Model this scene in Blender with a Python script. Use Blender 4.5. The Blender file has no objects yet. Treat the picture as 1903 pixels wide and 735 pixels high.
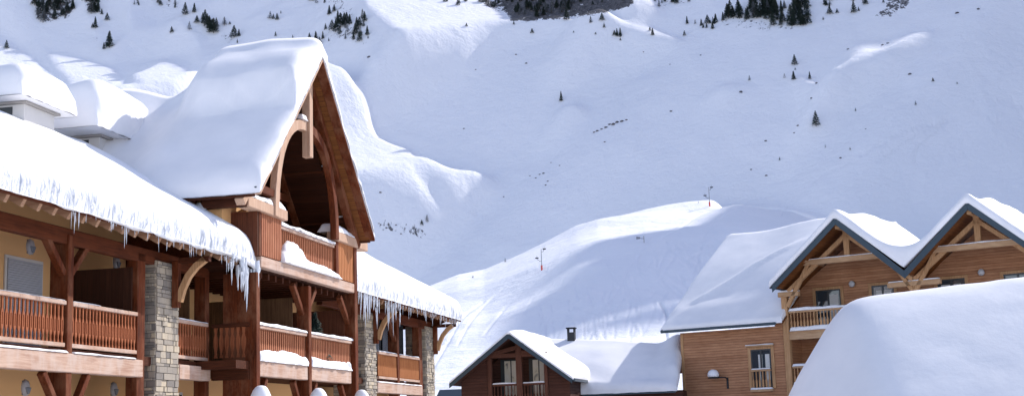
import bpy, bmesh, random
import numpy as np
from math import *
from mathutils import Vector, Matrix, noise as mnoise

# ---------------------------------------------------------------- camera, sky, sun
W,H=1903,735; F=2550.; PITCH=radians(9.66); ROLL=radians(1.9); CZ=1.7
SUN_EL=radians(38.0); SUN_A=radians(42.0)      # sun elevation; direction toward the sun, from +x toward +y
scene=bpy.context.scene
COL=scene.collection
cam_d=bpy.data.cameras.new('camera'); cam=bpy.data.objects.new('camera',cam_d); COL.objects.link(cam)
cam.location=(0,0,CZ)
cam.matrix_world=Matrix.Translation((0,0,CZ))@Matrix.Rotation(pi/2+PITCH,4,'X')@Matrix.Rotation(-ROLL,4,'Z')
cam_d.sensor_fit='HORIZONTAL'; cam_d.sensor_width=36.; cam_d.lens=36.*F/W
cam_d.clip_start=.5; cam_d.clip_end=6000
scene.camera=cam
world=bpy.data.worlds.new('World'); scene.world=world; world.use_nodes=True
wn=world.node_tree; wn.nodes.clear()
wo=wn.nodes.new('ShaderNodeOutputWorld'); wb=wn.nodes.new('ShaderNodeBackground'); ws=wn.nodes.new('ShaderNodeTexSky')
ws.sky_type='NISHITA'; ws.sun_disc=False; ws.sun_elevation=SUN_EL; ws.sun_rotation=pi/2-SUN_A
ws.altitude=1600; ws.air_density=1.0; ws.dust_density=1.6; ws.ozone_density=.6
wt=wn.nodes.new('ShaderNodeMix'); wt.data_type='RGBA'; wt.blend_type='MULTIPLY'; wt.inputs[0].default_value=1; wt.inputs[7].default_value=(1.06,.90,.86,1)
wn.links.new(ws.outputs[0],wt.inputs[6]); wn.links.new(wt.outputs[2],wb.inputs[0]); wn.links.new(wb.outputs[0],wo.inputs[0])
wb.inputs[1].default_value=.15
sd=bpy.data.lights.new('sun','SUN'); sd.energy=2.5; sd.angle=radians(.53); sd.color=(1,.955,.90)
sun=bpy.data.objects.new('sun',sd); COL.objects.link(sun)
LV=Vector((cos(SUN_EL)*cos(SUN_A),cos(SUN_EL)*sin(SUN_A),sin(SUN_EL)))
sun.rotation_euler=LV.to_track_quat('Z','Y').to_euler()
sun.location=(60,60,80)
vs=scene.view_settings; vs.view_transform='Standard'; vs.look='None'; vs.exposure=1.08; vs.gamma=1
scene.render.engine='CYCLES'

rnd=random.Random(11)

# ---------------------------------------------------------------- camera maths used to survey the site
def _Rx(a): return np.array([[1,0,0],[0,cos(a),-sin(a)],[0,sin(a),cos(a)]])
def _Rz(a): return np.array([[cos(a),-sin(a),0],[sin(a),cos(a),0],[0,0,1]])
R=_Rx(pi/2+PITCH)@_Rz(-ROLL)
def ray(x,y): return R@np.array([(x-W/2)/F,-(y-H/2)/F,-1.])

# ---------------------------------------------------------------- materials
def S(r,g,b): return (r,g,b,1)
class NT:
    def __init__(s,name):
        s.m=bpy.data.materials.new(name); s.m.use_nodes=True; s.t=s.m.node_tree; s.n=s.t.nodes; s.l=s.t.links
        s.b=s.n['Principled BSDF']; s.out=s.n['Material Output']
    def node(s,ty,**k):
        n=s.n.new(ty)
        for a,v in k.items(): setattr(n,a,v)
        return n
    def link(s,a,b): s.l.new(a,b)
    def coords(s,scale=(1,1,1),kind='Object'):
        tc=s.node('ShaderNodeTexCoord'); mp=s.node('ShaderNodeMapping'); mp.inputs['Scale'].default_value=scale
        s.link(tc.outputs[kind],mp.inputs[0]); return mp.outputs[0]
    def noise(s,vec,scale,detail=3,rough=.55,dist=0):
        n=s.node('ShaderNodeTexNoise'); n.inputs['Scale'].default_value=scale; n.inputs['Detail'].default_value=detail
        n.inputs['Roughness'].default_value=rough; n.inputs['Distortion'].default_value=dist
        s.link(vec,n.inputs['Vector']); return n.outputs['Fac']
    def ramp(s,fac,stops):
        r=s.node('ShaderNodeValToRGB'); e=r.color_ramp.elements
        while len(e)<len(stops): e.new(.5)
        for q,(p,c) in zip(e,stops): q.position=p; q.color=c
        s.link(fac,r.inputs[0]); return r.outputs[0]
    def mix(s,fac,a,b,mode='MIX'):
        m=s.node('ShaderNodeMix',data_type='RGBA',blend_type=mode)
        for sock,v in ((m.inputs[0],fac),(m.inputs[6],a),(m.inputs[7],b)):
            if hasattr(v,'links') or isinstance(v,bpy.types.NodeSocket): s.link(v,sock)
            else: sock.default_value=v
        return m.outputs[2]
    def math(s,op,a,b=0.0,c=None):
        m=s.node('ShaderNodeMath',operation=op)
        for i,v in enumerate((a,b) if c is None else (a,b,c)):
            if isinstance(v,bpy.types.NodeSocket): s.link(v,m.inputs[i])
            else: m.inputs[i].default_value=v
        return m.outputs[0]
    def bump(s,h,strength=.3,dist=.02,prev=None):
        b=s.node('ShaderNodeBump'); b.inputs['Strength'].default_value=strength; b.inputs['Distance'].default_value=dist
        s.link(h,b.inputs['Height'])
        if prev is not None: s.link(prev,b.inputs['Normal'])
        return b.outputs[0]
    def set(s,col=None,rough=None,normal=None,**k):
        for nm,v in (('Base Color',col),('Roughness',rough),('Normal',normal)):
            if v is None: continue
            if isinstance(v,bpy.types.NodeSocket): s.link(v,s.b.inputs[nm])
            else: s.b.inputs[nm].default_value=v
        for a,v in k.items(): s.b.inputs[a.replace('_',' ')].default_value=v
        return s.m
M={}
def wood(name,c1,c2,axis='Z',planks=0,rough=.65,crack=0,gap=.5,plank_axis='Z',weather=None):
    t=NT(name)
    sc={'X':(.9,14,14),'Y':(14,.9,14),'Z':(14,14,.9)}[axis]
    v=t.coords(sc); n1=t.noise(v,1.6,5,.62,.4); v2=t.coords((1,1,1)); n2=t.noise(v2,1.3,4,.6)
    n4=t.noise(t.coords(tuple(q*3.2 for q in sc)),2.0,3,.7)
    f=t.math('ADD',t.math('MULTIPLY',n1,.75),t.math('MULTIPLY',n2,.35))
    col=t.ramp(f,[(.32,S(*c1)),(.72,S(*c2))])
    col=t.mix(t.math('MULTIPLY',n4,.5),col,(.5,.42,.36,1),'MULTIPLY')
    h=t.math('ADD',t.math('MULTIPLY',n1,.6),t.math('MULTIPLY',n4,.5))
    if weather:
        wv=t.ramp(t.noise(t.coords((1.2,1.2,.5)),1.6,5,.7),[(.45,S(0,0,0)),(.62,S(1,1,1))])
        col=t.mix(t.math('MULTIPLY',wv,.6),col,S(*weather))
    if planks:
        tc=t.node('ShaderNodeTexCoord'); sp=t.node('ShaderNodeSeparateXYZ'); t.link(tc.outputs['Object'],sp.inputs[0])
        q=t.math('DIVIDE',sp.outputs[plank_axis],planks); fr=t.math('FRACT',q); fl_=t.math('FLOOR',q)
        wnz=t.node('ShaderNodeTexWhiteNoise',noise_dimensions='1D'); t.link(fl_,wnz.inputs['W'])
        col=t.mix(t.math('MULTIPLY',wnz.outputs['Value'],.38),col,S(c1[0]*.55,c1[1]*.5,c1[2]*.5))
        edge=t.math('LESS_THAN',fr,.07)
        col=t.mix(t.math('MULTIPLY',edge,gap),col,S(.02,.012,.008))
        hh=t.math('SUBTRACT',1,t.math('MULTIPLY',t.math('LESS_THAN',fr,.1),1))
        nb=t.bump(hh,.8,.012); nrm=t.bump(h,.35,.004,nb)
    else: nrm=t.bump(h,.45,.006)
    t.set(col,rough,nrm); t.b.inputs['Specular IOR Level'].default_value=.12; M[name]=t.m
wood('red_timber',(.030,.006,.002),(.17,.040,.012),'Z',weather=(.20,.085,.045))
wood('red_timber_long',(.04,.009,.003),(.15,.040,.014),'X')
wood('red_timber_deep',(.035,.010,.005),(.10,.030,.013),'Y')
wood('weathered_beam',(.34,.19,.13),(.62,.45,.35),'X',weather=(.50,.40,.34))
wood('baluster_wood',(.19,.05,.02),(.44,.155,.07),'Z')
wood('slat_wood',(.28,.09,.045),(.50,.22,.12),'Z')
wood('orange_slat_wood',(.36,.13,.05),(.55,.24,.10),'Z')
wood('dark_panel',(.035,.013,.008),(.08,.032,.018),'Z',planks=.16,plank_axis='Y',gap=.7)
wood('panel_brown',(.10,.05,.025),(.22,.12,.06),'Z',planks=.14,plank_axis='Y',gap=.6)
wood('red_panel',(.09,.028,.015),(.20,.07,.036),'Z',planks=.15,plank_axis='Y',gap=.5)
wood('soffit_planks',(.13,.042,.012),(.26,.10,.03),'Y',planks=.13,plank_axis='X',gap=.6)
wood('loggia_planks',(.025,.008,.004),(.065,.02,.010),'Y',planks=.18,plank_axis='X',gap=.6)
wood('rafter_wood',(.22,.10,.055),(.50,.32,.20),'Y')
wood('pale_fascia',(.40,.24,.16),(.62,.44,.32),'Z')
wood('honey_siding',(.34,.15,.075),(.62,.34,.19),'X',planks=.135,gap=.75)
wood('honey_timber',(.34,.18,.08),(.60,.37,.20),'Z')
wood('honey_timber_long',(.36,.20,.10),(.60,.41,.25),'X')
wood('brown_siding',(.055,.022,.015),(.11,.048,.034),'X',planks=.15,gap=.8)
wood('brown_timber',(.07,.028,.018),(.14,.06,.04),'Z')
def plain(name,c,rough=.6,metal=0,var=.12,scale=3,bump=.15,bd=.005,**k):
    t=NT(name); v=t.coords(); n=t.noise(v,scale,4,.6)
    col=t.mix(t.math('MULTIPLY',n,var*2),S(*c),S(*[q*.55 for q in c]))
    t.set(col,rough,t.bump(t.noise(v,scale*14,3,.6),bump,bd),Metallic=metal,**k); M[name]=t.m
plain('ochre_plaster',(.76,.44,.19),.9,var=.10,scale=1.2,bump=.35,bd=.006)
plain('cream_plaster',(.66,.52,.34),.9,var=.1,scale=1.2,bump=.3)
plain('blue_grey_metal',(.032,.055,.075),.45,.3,var=.2)
plain('black_metal',(.02,.022,.026),.5,.3)
plain('grey_metal',(.30,.31,.33),.4,.7)
plain('lamp_cover',(.50,.50,.52),.4,.0)
plain('lamp_glass',(.24,.27,.32),.25,0)
plain('white_render',(.62,.60,.58),.85)
plain('roller_shutter',(.42,.43,.47),.6)
plain('concrete',(.34,.32,.30),.9)
plain('curtain_cloth',(.62,.62,.60),.9,var=.25,scale=9,bump=.5,bd=.02)
plain('window_frame_dark',(.025,.03,.034),.4)
plain('pvc_frame',(.65,.62,.58),.5)
plain('red_pad',(.62,.07,.05),.6)
plain('dark_fabric',(.03,.034,.038),.9)
plain('rock_stone',(.16,.15,.16),.9,var=.5,scale=.6,bump=.8,bd=.2)
def glassm():
    t=NT('window_glass'); v=t.coords(); n=t.noise(v,2.2,2,.5)
    t.set(S(.03,.04,.05),.06,t.bump(n,.06,.02)); t.b.inputs['Specular IOR Level'].default_value=.9; M['window_glass']=t.m
    t=NT('dark_screen'); t.set(S(.018,.024,.032),.25); M['dark_screen']=t.m
glassm()
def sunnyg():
    # window panes with the bright reflection of sunlit surroundings painted into the colour
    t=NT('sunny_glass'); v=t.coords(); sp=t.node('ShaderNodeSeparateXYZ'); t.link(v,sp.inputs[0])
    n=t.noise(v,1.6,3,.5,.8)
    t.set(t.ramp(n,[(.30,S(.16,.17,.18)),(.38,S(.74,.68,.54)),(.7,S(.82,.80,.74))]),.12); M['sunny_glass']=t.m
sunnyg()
wood('panel_grey',(.20,.19,.19),(.36,.35,.34),'Z',planks=.14,plank_axis='Y')
def snowm():
    t=NT('packed_snow'); v=t.coords()
    n0=t.noise(v,.9,4,.55); n1=t.noise(v,5,4,.6); n2=t.noise(v,38,3,.7)
    col=t.ramp(n0,[(.3,S(.74,.74,.76)),(.7,S(.82,.81,.82))])
    nb=t.bump(n1,.12,.04); nrm=t.bump(n2,.12,.010,nb)
    t.set(col,.62,nrm); t.b.inputs['Specular IOR Level'].default_value=.25; M['packed_snow']=t.m
    # eave snow: shading of the rough steep face painted in as dark streaks
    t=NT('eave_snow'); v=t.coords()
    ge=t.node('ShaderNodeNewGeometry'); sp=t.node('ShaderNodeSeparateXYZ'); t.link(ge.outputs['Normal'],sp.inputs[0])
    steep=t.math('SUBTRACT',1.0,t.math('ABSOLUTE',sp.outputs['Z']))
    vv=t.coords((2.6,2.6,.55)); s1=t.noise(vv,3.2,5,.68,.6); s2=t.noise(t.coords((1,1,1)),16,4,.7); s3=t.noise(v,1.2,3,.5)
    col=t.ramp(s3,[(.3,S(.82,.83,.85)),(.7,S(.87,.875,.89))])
    streak_shade=t.math('MULTIPLY',t.ramp(s1,[(.43,S(0,0,0)),(.64,S(1,1,1))]),t.math('MULTIPLY',steep,1.0))
    col=t.mix(streak_shade,col,S(.24,.28,.36))
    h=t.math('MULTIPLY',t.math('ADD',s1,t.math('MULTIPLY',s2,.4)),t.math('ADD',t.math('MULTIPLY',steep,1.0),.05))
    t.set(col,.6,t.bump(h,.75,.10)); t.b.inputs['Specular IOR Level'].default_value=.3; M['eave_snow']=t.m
    t=NT('icicle_ice'); t.set(S(.78,.82,.88),.12); t.b.inputs['Specular IOR Level'].default_value=.6
    t.b.inputs['Transmission Weight'].default_value=.25; t.b.inputs['IOR'].default_value=1.31; M['icicle_ice']=t.m
snowm()
def stonem():
    t=NT('rubble_stone'); v=t.coords()
    at=t.node('ShaderNodeAttribute',attribute_name='tone'); 
    base=t.ramp(at.outputs['Fac'],[(0,S(.17,.145,.12)),(.35,S(.33,.28,.22)),(.7,S(.48,.40,.29)),(1,S(.58,.47,.31))])
    n=t.noise(v,9,5,.65); col=t.mix(t.math('MULTIPLY',n,.6),base,S(.20,.185,.17))
    t.set(col,.88,t.bump(n,.6,.02)); M['rubble_stone']=t.m
    plain('mortar',(.15,.135,.115),.95)
stonem()
def foliage():
    for nm,a,b in (('needle_foliage',(.012,.030,.026),(.035,.062,.042)),('frosted_foliage',(.10,.12,.13),(.22,.24,.26)),('dry_twigs',(.07,.05,.045),(.13,.10,.09))):
        t=NT(nm); v=t.coords(); n=t.noise(v,6.0,3,.6); t.set(t.ramp(n,[(.35,S(*a)),(.65,S(*b))]),.8); M[nm]=t.m
    plain('tree_bark',(.07,.05,.04),.9)
foliage()
def terrm():
    t=NT('mountain_snow'); v=t.coords()
    n0=t.noise(v,.012,5,.55); n1=t.noise(v,.16,5,.6,.3); n2=t.noise(t.coords((.5,1.4,1)),.5,4,.62); n3=t.noise(v,.07,4,.6)
    snow=t.ramp(n0,[(.35,S(.79,.80,.835)),(.65,S(.85,.85,.875))])
    at=t.node('ShaderNodeAttribute',attribute_name='rock')
    vo=t.noise(t.coords((1.5,1.5,.7)),.22,6,.75,.5); vo2=t.noise(t.coords((1,1,.6)),.6,5,.75)
    f=t.math('ADD',t.math('MULTIPLY',vo,.9),t.math('MULTIPLY',vo2,.5))
    thr=t.math('SUBTRACT',1.04,t.math('MULTIPLY',at.outputs['Fac'],.55))
    k=t.ramp(t.math('SUBTRACT',f,thr),[(.0,S(0,0,0)),(.05,S(1,1,1))])
    rock=t.ramp(vo2,[(.35,S(.035,.036,.042)),(.6,S(.12,.115,.12)),(.8,S(.26,.25,.25))])
    col=t.mix(k,snow,rock)
    h=t.math('ADD',t.math('MULTIPLY',n1,.9),t.math('MULTIPLY',n2,.30))
    nb=t.bump(h,.75,1.1); nrm=t.bump(vo2,.22,.8,nb)
    t.set(col,.7,nrm); t.b.inputs['Specular IOR Level'].default_value=.2; M['mountain_snow']=t.m
terrm()

# ---------------------------------------------------------------- building blocks
def L(t,w,z): return Vector((t,-w,z))            # frame coordinates: along the front, outward from it, up
class Frame:
    def __init__(s,O,ang): s.O=Vector(O); s.a=ang; s.M=Matrix.Translation(s.O)@Matrix.Rotation(ang,4,'Z')
    def world(s,t,w,z): return s.M@L(t,w,z)
WORLD=Frame((0,0,0),0)
def props(o,label=None,cat=None,group=None,kind=None):
    if label: o['label']=label
    if cat: o['category']=cat
    if group: o['group']=group
    if kind: o['kind']=kind
    return o
def thing(name,label,cat,fr,base,group=None):
    o=bpy.data.objects.new(name,None); o.empty_display_size=.3; COL.objects.link(o)
    o.location=fr.world(*base); o.rotation_euler=(0,0,fr.a); o['_b']=[base[0],-base[1],base[2]]
    props(o,label,cat,group); return o
class MB:
    def __init__(s): s.v=[]; s.f=[]; s.tone=None
    def add(s,vs,fs):
        k=len(s.v); s.v+= [Vector(q) for q in vs]; s.f+=[tuple(i+k for i in f) for f in fs]; return s
    def box(s,t0,t1,w0,w1,z0,z1):
        a,b=sorted((t0,t1)); c,d=sorted((-w0,-w1)); e,f=sorted((z0,z1))
        return s.add([(a,c,e),(b,c,e),(b,d,e),(a,d,e),(a,c,f),(b,c,f),(b,d,f),(a,d,f)],
            [(0,3,2,1),(4,5,6,7),(0,1,5,4),(1,2,6,5),(2,3,7,6),(3,0,4,7)])
    def beam(s,p0,p1,wd,ht,up=(0,0,1)):
        p0=L(*p0);p1=L(*p1); d=(p1-p0).normalized(); u=Vector(up); x=d.cross(u)
        if x.length<1e-3: x=d.cross(Vector((1,0,0)))
        x.normalize(); y=x.cross(d).normalized(); x*=wd/2; y*=ht/2
        vs=[p0-x-y,p0+x-y,p0+x+y,p0-x+y,p1-x-y,p1+x-y,p1+x+y,p1-x+y]
        return s.add(vs,[(0,1,2,3),(7,6,5,4),(0,4,5,1),(1,5,6,2),(2,6,7,3),(3,7,4,0)])
    def prism(s,poly,ax,lo,hi):
        # poly in the plane across ax ('t': (w,z), 'w': (t,z), 'z': (t,w))
        def P(a,b,c): return L(c,a,b) if ax=='t' else (L(a,c,b) if ax=='w' else L(a,b,c))
        n=len(poly); vs=[P(a,b,lo) for a,b in poly]+[P(a,b,hi) for a,b in poly]
        fs=[tuple(range(n)),tuple(range(2*n-1,n-1,-1))]+[((i+1)%n,i,i+n,(i+1)%n+n) for i in range(n)]
        return s.add(vs,fs)
    def tube(s,pts,rad,n=8,cap=True):
        pts=[L(*p) for p in pts]; k=len(s.v); m=len(pts)
        if not hasattr(rad,'__len__'): rad=[rad]*m
        for i,p in enumerate(pts):
            d=(pts[min(i+1,m-1)]-pts[max(i-1,0)]).normalized(); x=d.cross(Vector((0,0,1)))
            if x.length<1e-3: x=Vector((1,0,0))
            x.normalize(); y=x.cross(d)
            for j in range(n):
                a=2*pi*j/n; s.v.append(p+(x*cos(a)+y*sin(a))*rad[i])
        for i in range(m-1):
            for j in range(n):
                s.f.append((k+i*n+j,k+i*n+(j+1)%n,k+(i+1)*n+(j+1)%n,k+(i+1)*n+j))
        if cap: s.f.append(tuple(k+j for j in range(n))[::-1]); s.f.append(tuple(k+(m-1)*n+j for j in range(n)))
        return s
    def lathe(s,c,prof,n=16,squash=(1,1)):
        k=len(s.v); c=L(*c)
        for r,z in prof:
            for j in range(n):
                a=2*pi*j/n; s.v.append(c+Vector((r*cos(a)*squash[0],r*sin(a)*squash[1],z)))
        for i in range(len(prof)-1):
            for j in range(n): s.f.append((k+i*n+j,k+i*n+(j+1)%n,k+(i+1)*n+(j+1)%n,k+(i+1)*n+j))
        s.f.append(tuple(k+j for j in range(n))[::-1]); m=len(prof)-1; s.f.append(tuple(k+m*n+j for j in range(n)))
        return s
    def warp(s,amp,seed):
        for v in s.v:
            n=mnoise.noise_vector(v*3.1+Vector((seed,0,0))); v+=Vector((n.x*amp,n.y*amp,n.z*amp*.5))+Vector((.05,.0,0))*(v.z%1)*.0
        return s
    def curved(s,pts,wd,ht,up=(0,0,1)):
        # rectangular section swept along points (t,w,z); wd across 'side', ht in plane
        P=[L(*p) for p in pts]; k=len(s.v); m=len(P)
        pl=None
        for i,p in enumerate(P):
            d=(P[min(i+1,m-1)]-P[max(i-1,0)]).normalized(); x=Vector(up)  # 'up' = side axis here
            y=d.cross(x).normalized()
            for a,b in ((-1,-1),(1,-1),(1,1),(-1,1)): s.v.append(p+x*(a*wd/2)+y*(b*ht/2))
        for i in range(m-1):
            for j in range(4): s.f.append((k+i*4+j,k+i*4+(j+1)%4,k+(i+1)*4+(j+1)%4,k+(i+1)*4+j))
        s.f.append((k+3,k+2,k+1,k)); e=k+(m-1)*4; s.f.append((e,e+1,e+2,e+3)); return s
    def mesh(s,name,mat,off=(0,0,0),smooth=False):
        me=bpy.data.meshes.new(name); o=Vector(off)
        me.from_pydata([tuple(q-o) for q in s.v],[],s.f)
        bm=bmesh.new(); bm.from_mesh(me); bmesh.ops.recalc_face_normals(bm,faces=bm.faces); bm.to_mesh(me); bm.free()
        if mat: me.materials.append(M[mat] if isinstance(mat,str) else mat)
        if smooth: me.shade_smooth()
        if s.tone is not None:
            a=me.attributes.new('tone','FLOAT','FACE'); a.data.foreach_set('value',s.tone)
        return me
    def build(s,name,mat,parent,bevel=0,smooth=False,label=None):
        off=(0,0,0); q=parent; acc=Vector((0,0,0))
        root=parent
        while root.parent: root=root.parent
        off=Vector(root['_b'])
        me=s.mesh(name,mat,off,smooth)
        o=bpy.data.objects.new(name,me); COL.objects.link(o); o.parent=parent
        if bevel:
            b=o.modifiers.new('bevel','BEVEL'); b.width=bevel; b.segments=1; b.limit_method='ANGLE'
        if label: o['label']=label
        return o
def single(mb,name,mat,label,cat,fr,base,group=None,smooth=False,bevel=0,kind=None):
    me=mb.mesh(name,mat,(base[0],-base[1],base[2]),smooth)
    o=bpy.data.objects.new(name,me); COL.objects.link(o); o.location=fr.world(*base); o.rotation_euler=(0,0,fr.a)
    o['_b']=[base[0],-base[1],base[2]]
    if bevel:
        b=o.modifiers.new('bevel','BEVEL'); b.width=bevel; b.segments=1; b.limit_method='ANGLE'
    props(o,label,cat,group,kind); return o
def fbm(x,y,z,sc,oct=3):
    return mnoise.fractal(Vector((x*sc,y*sc,z*sc)),1.0,2.0,oct)
def edge_samples(Len,r0,r1,step,p):
    """positions along [0,Len] with rounded-edge factor; r=0 means open edge"""
    out=[]
    a0=min(r0,Len*.5); a1=min(r1,Len*.5)
    K=7
    if a0>0:
        for i in range(K):
            th=pi/2*i/K; out.append((a0*(1-cos(th)**(2/p)),sin(th)**(2/p)))
    n=max(2,int((Len-a0-a1)/step)+1)
    for i in range(n+1): out.append((a0+(Len-a0-a1)*i/n,1.0))
    if a1>0:
        for i in range(K-1,-1,-1):
            th=pi/2*i/K; out.append((Len-a1*(1-cos(th)**(2/p)),sin(th)**(2/p)))
    return out
def snow_slab(name,label,fr,base,T0,T1,W0,W1,deck,thick,r=(.3,.3,.4,.4),step=.25,p=2.6,mat='packed_snow',rough=.03,lip=0.0,group=None,parent=None,sag=None,cat='snow',parent_name=None,wmap=None):
    """snow lying on deck(t,w) between t T0..T1 and w W0..W1; radii r=(t0,t1,w0,w1)"""
    ta=edge_samples(T1-T0,r[0],r[1],step,p); wa=edge_samples(W1-W0,r[2],r[3],step,p)
    mb=MB(); nt=len(ta); nw=len(wa)
    for i,(a,fa) in enumerate(ta):
        for j,(b,fb) in enumerate(wa):
            t=T0+a; w=W0+b
            if wmap: t,w=wmap(t,w)
            T=thick(t,w); f=fa*fb; z0=deck(t,w)
            h=T*f
            n=fbm(t,w,z0,.45,2)*rough*1.3+fbm(t,w,z0+7,1.6,2)*rough*.35
            h=max(h*(1+n*.8)+n*.35*f,0.012)
            # lip: vertical faces swell outward in an irregular way
            if fa<1:
                sg=-1 if i<nt/2 else 1; t+=sg*(lip+rough*fbm(w,h*2,t,2.5,3))*sin(pi*min(1,f))
            if fb<1:
                sg=-1 if j<nw/2 else 1; w+=sg*(lip+rough*1.5*fbm(t*1.5,h,w,2.0,4))*(sin(pi*min(1,f))+.35)
            z=z0+h
            if sag: z+=sag(t,w,f)
            mb.v.append(L(t,w,z))
    for i in range(nt-1):
        for j in range(nw-1):
            mb.f.append((i*nw+j,(i+1)*nw+j,(i+1)*nw+j+1,i*nw+j+1))
    # underside
    k=len(mb.v)
    for i in range(nt):
        for j in range(nw):
            q=mb.v[i*nw+j]; t=q.x; w=-q.y; mb.v.append(L(t,w,min(deck(t,w)+.004,q.z-.006)))
    for i in range(nt-1):
        for j in range(nw-1):
            mb.f.append((k+i*nw+j,k+i*nw+j+1,k+(i+1)*nw+j+1,k+(i+1)*nw+j))
    ring=[(i,0) for i in range(nt)]+[(nt-1,j) for j in range(1,nw)]+[(i,nw-1) for i in range(nt-2,-1,-1)]+[(0,j) for j in range(nw-2,0,-1)]
    for q in range(len(ring)):
        a=ring[q]; b=ring[(q+1)%len(ring)]; ia=a[0]*nw+a[1]; ib=b[0]*nw+b[1]
        mb.f.append((ib,ia,k+ia,k+ib))
    if parent is not None: return mb.build(name,mat,parent,smooth=True)
    return single(mb,name,mat,label,cat,fr,base,group,smooth=True)
def icicles(parent,fr_pts,nmax,seed,maxlen,prob=None):
    """icicles as parts of a snow mass; fr_pts(u)->(t,w,z,len)"""
    rg=random.Random(seed)
    mes=[]
    for k in range(6):
        mb=MB(); prof=[]; n=7; pts=[];rad=[]
        for i in range(n+1):
            q=i/n; pts.append((.02*sin(q*4+k)*q,.015*cos(q*5+k*2)*q,-q)); rad.append((1-q)**.8*(1+.22*sin(q*17+k*2))+.02)
        mb.tube(pts,rad,6); mes.append(mb.mesh('icicle','icicle_ice',(0,0,0),True))
    for i in range(nmax):
        t,w,z,ln,rr=fr_pts(i,rg)
        if ln<=.03: continue
        o=bpy.data.objects.new('icicle',rg.choice(mes)); COL.objects.link(o); o.parent=parent
        b=Vector(parent['_b']); o.location=L(t,w,z)-b
        o.scale=(1,1,ln); o.scale=(rr,rr,ln); o.rotation_euler=(rg.uniform(-.04,.04),rg.uniform(-.04,.04),rg.uniform(0,6))
# fix: tube radius 1 is scaled by rr in x and y

# ---- terrain (numpy only) ----
#SUN_EL SUN_A set above      # elevation; direction to sun measured from +x toward +y
LS=np.array([cos(SUN_EL)*cos(SUN_A),cos(SUN_EL)*sin(SUN_A),sin(SUN_EL)])
TE=tan(SUN_EL)
def sstep(a,b,x):
    t=np.clip((x-a)/(b-a),0,1); return t*t*(3-2*t)
def gblur(a,sy,sx):
    fy=np.fft.fftfreq(a.shape[0])[:,None]; fx=np.fft.rfftfreq(a.shape[1])[None,:]
    k=np.exp(-2*(pi**2)*((fy*sy)**2+(fx*sx)**2))
    return np.fft.irfft2(np.fft.rfft2(a)*k,s=a.shape)
def gnoise(shape,sig,rng,aniso=1.0):
    n=gblur(rng.standard_normal(shape),sig*aniso,sig); return n/n.std()
def poly_mask(polys,Hh,Wh,oy,ox):
    m=np.zeros((Hh,Wh))
    yy=np.arange(Hh)+oy+.5
    xx=np.arange(Wh)+ox+.5
    for val,poly in polys:
        p=np.array(poly,float); q=np.roll(p,-1,0)
        cross=np.zeros((Hh,Wh),bool)
        for (x0,y0),(x1,y1) in zip(p,q):
            if y0==y1: continue
            rows=(yy>=min(y0,y1))&(yy<max(y0,y1))
            xi=x0+(yy[rows]-y0)*(x1-x0)/(y1-y0)
            cross[rows]^=(xx[None,:]<xi[:,None])
        m=np.where(cross,np.maximum(m,val),m)
    return m
def strip(pts,w):
    p=np.array(pts,float); w=np.broadcast_to(np.array(w,float),(len(p),))
    d=np.gradient(p,axis=0); d/=np.linalg.norm(d,axis=1)[:,None]; n=np.stack([-d[:,1],d[:,0]],1)*w[:,None]/2
    return [tuple(v) for v in p+n]+[tuple(v) for v in (p-n)[::-1]]
LIT=[
 (1,[(560,120),(600,138),(640,160),(672,178),(690,205),(688,228),(722,246),(800,266),(868,290),(926,325),(905,343),(860,342),(812,325),(780,318),(784,340),(806,366),(842,390),(838,398),(790,386),(745,362),(712,345),(655,340),(560,340)]),
 (.8,[(830,340),(880,352),(862,376),(838,372)]),
 (.8,[(668,172),(692,174),(696,186),(680,188)]),
 (1,[(640,-60),(860,-60),(945,47),(905,58),(860,62),(932,73),(905,79),(835,79),(838,98),(806,124),(775,116),(769,143),(762,143),(757,108),(728,76),(700,45),(668,14)]),
 (1,[(850,98),(886,97),(872,112),(846,120)]),
 (1,[(82,98),(140,106),(205,126),(245,152),(290,172),(360,120),(400,150),(330,260),(215,260),(150,170),(105,135)]),
 (1,[(240,132),(300,112),(372,122),(400,130),(300,172),(262,160)]),
 (1,[(-60,20),(0,68),(60,110),(120,165),(180,205),(235,258),(280,330),(-60,330)]),
 (1,strip([(905,52),(940,41),(985,35),(1040,31),(1100,35),(1150,44),(1200,52),(1256,74)],[4,12,12,11,12,12,11,5])),
 (1,strip([(1180,62),(1215,66),(1262,74)],[5,12,5])),
 (1,[(1165,-40),(1190,-40),(1222,22),(1195,25),(1160,10)]),
 (1,strip([(1480,135),(1520,128),(1560,112),(1600,98),(1650,88),(1690,74),(1728,61)],[4,12,20,28,18,12,6])),
 (1,strip([(1500,138),(1545,126),(1590,116),(1640,98)],[4,12,13,4])),
 (1,strip([(1320,172),(1345,162),(1392,158)],[5,12,5])),
 (.9,strip([(1290,195),(1325,190)],[3,2])),
 (1,strip([(1048,190),(1068,193),(1084,198)],[5,12,8])),
]
HILLSKY=np.array([(-900,760),(-100,730),(400,690),(600,632),(700,582),(760,548),(800,524),(850,506),(900,497),(940,481),(1000,454),(1070,421),(1110,408),(1150,401),(1200,392),(1260,388),(1340,381),(1380,383),(1470,398),(1600,440),(1903,520),(2600,700)],float)
def px_of(x,y,z):
    q=np.stack([x,y,z-CZ],-1)@R
    zz=-q[...,2]; zz=np.where(zz<1,1,zz)
    return W/2+q[...,0]/zz*F, H/2-q[...,1]/zz*F
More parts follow.
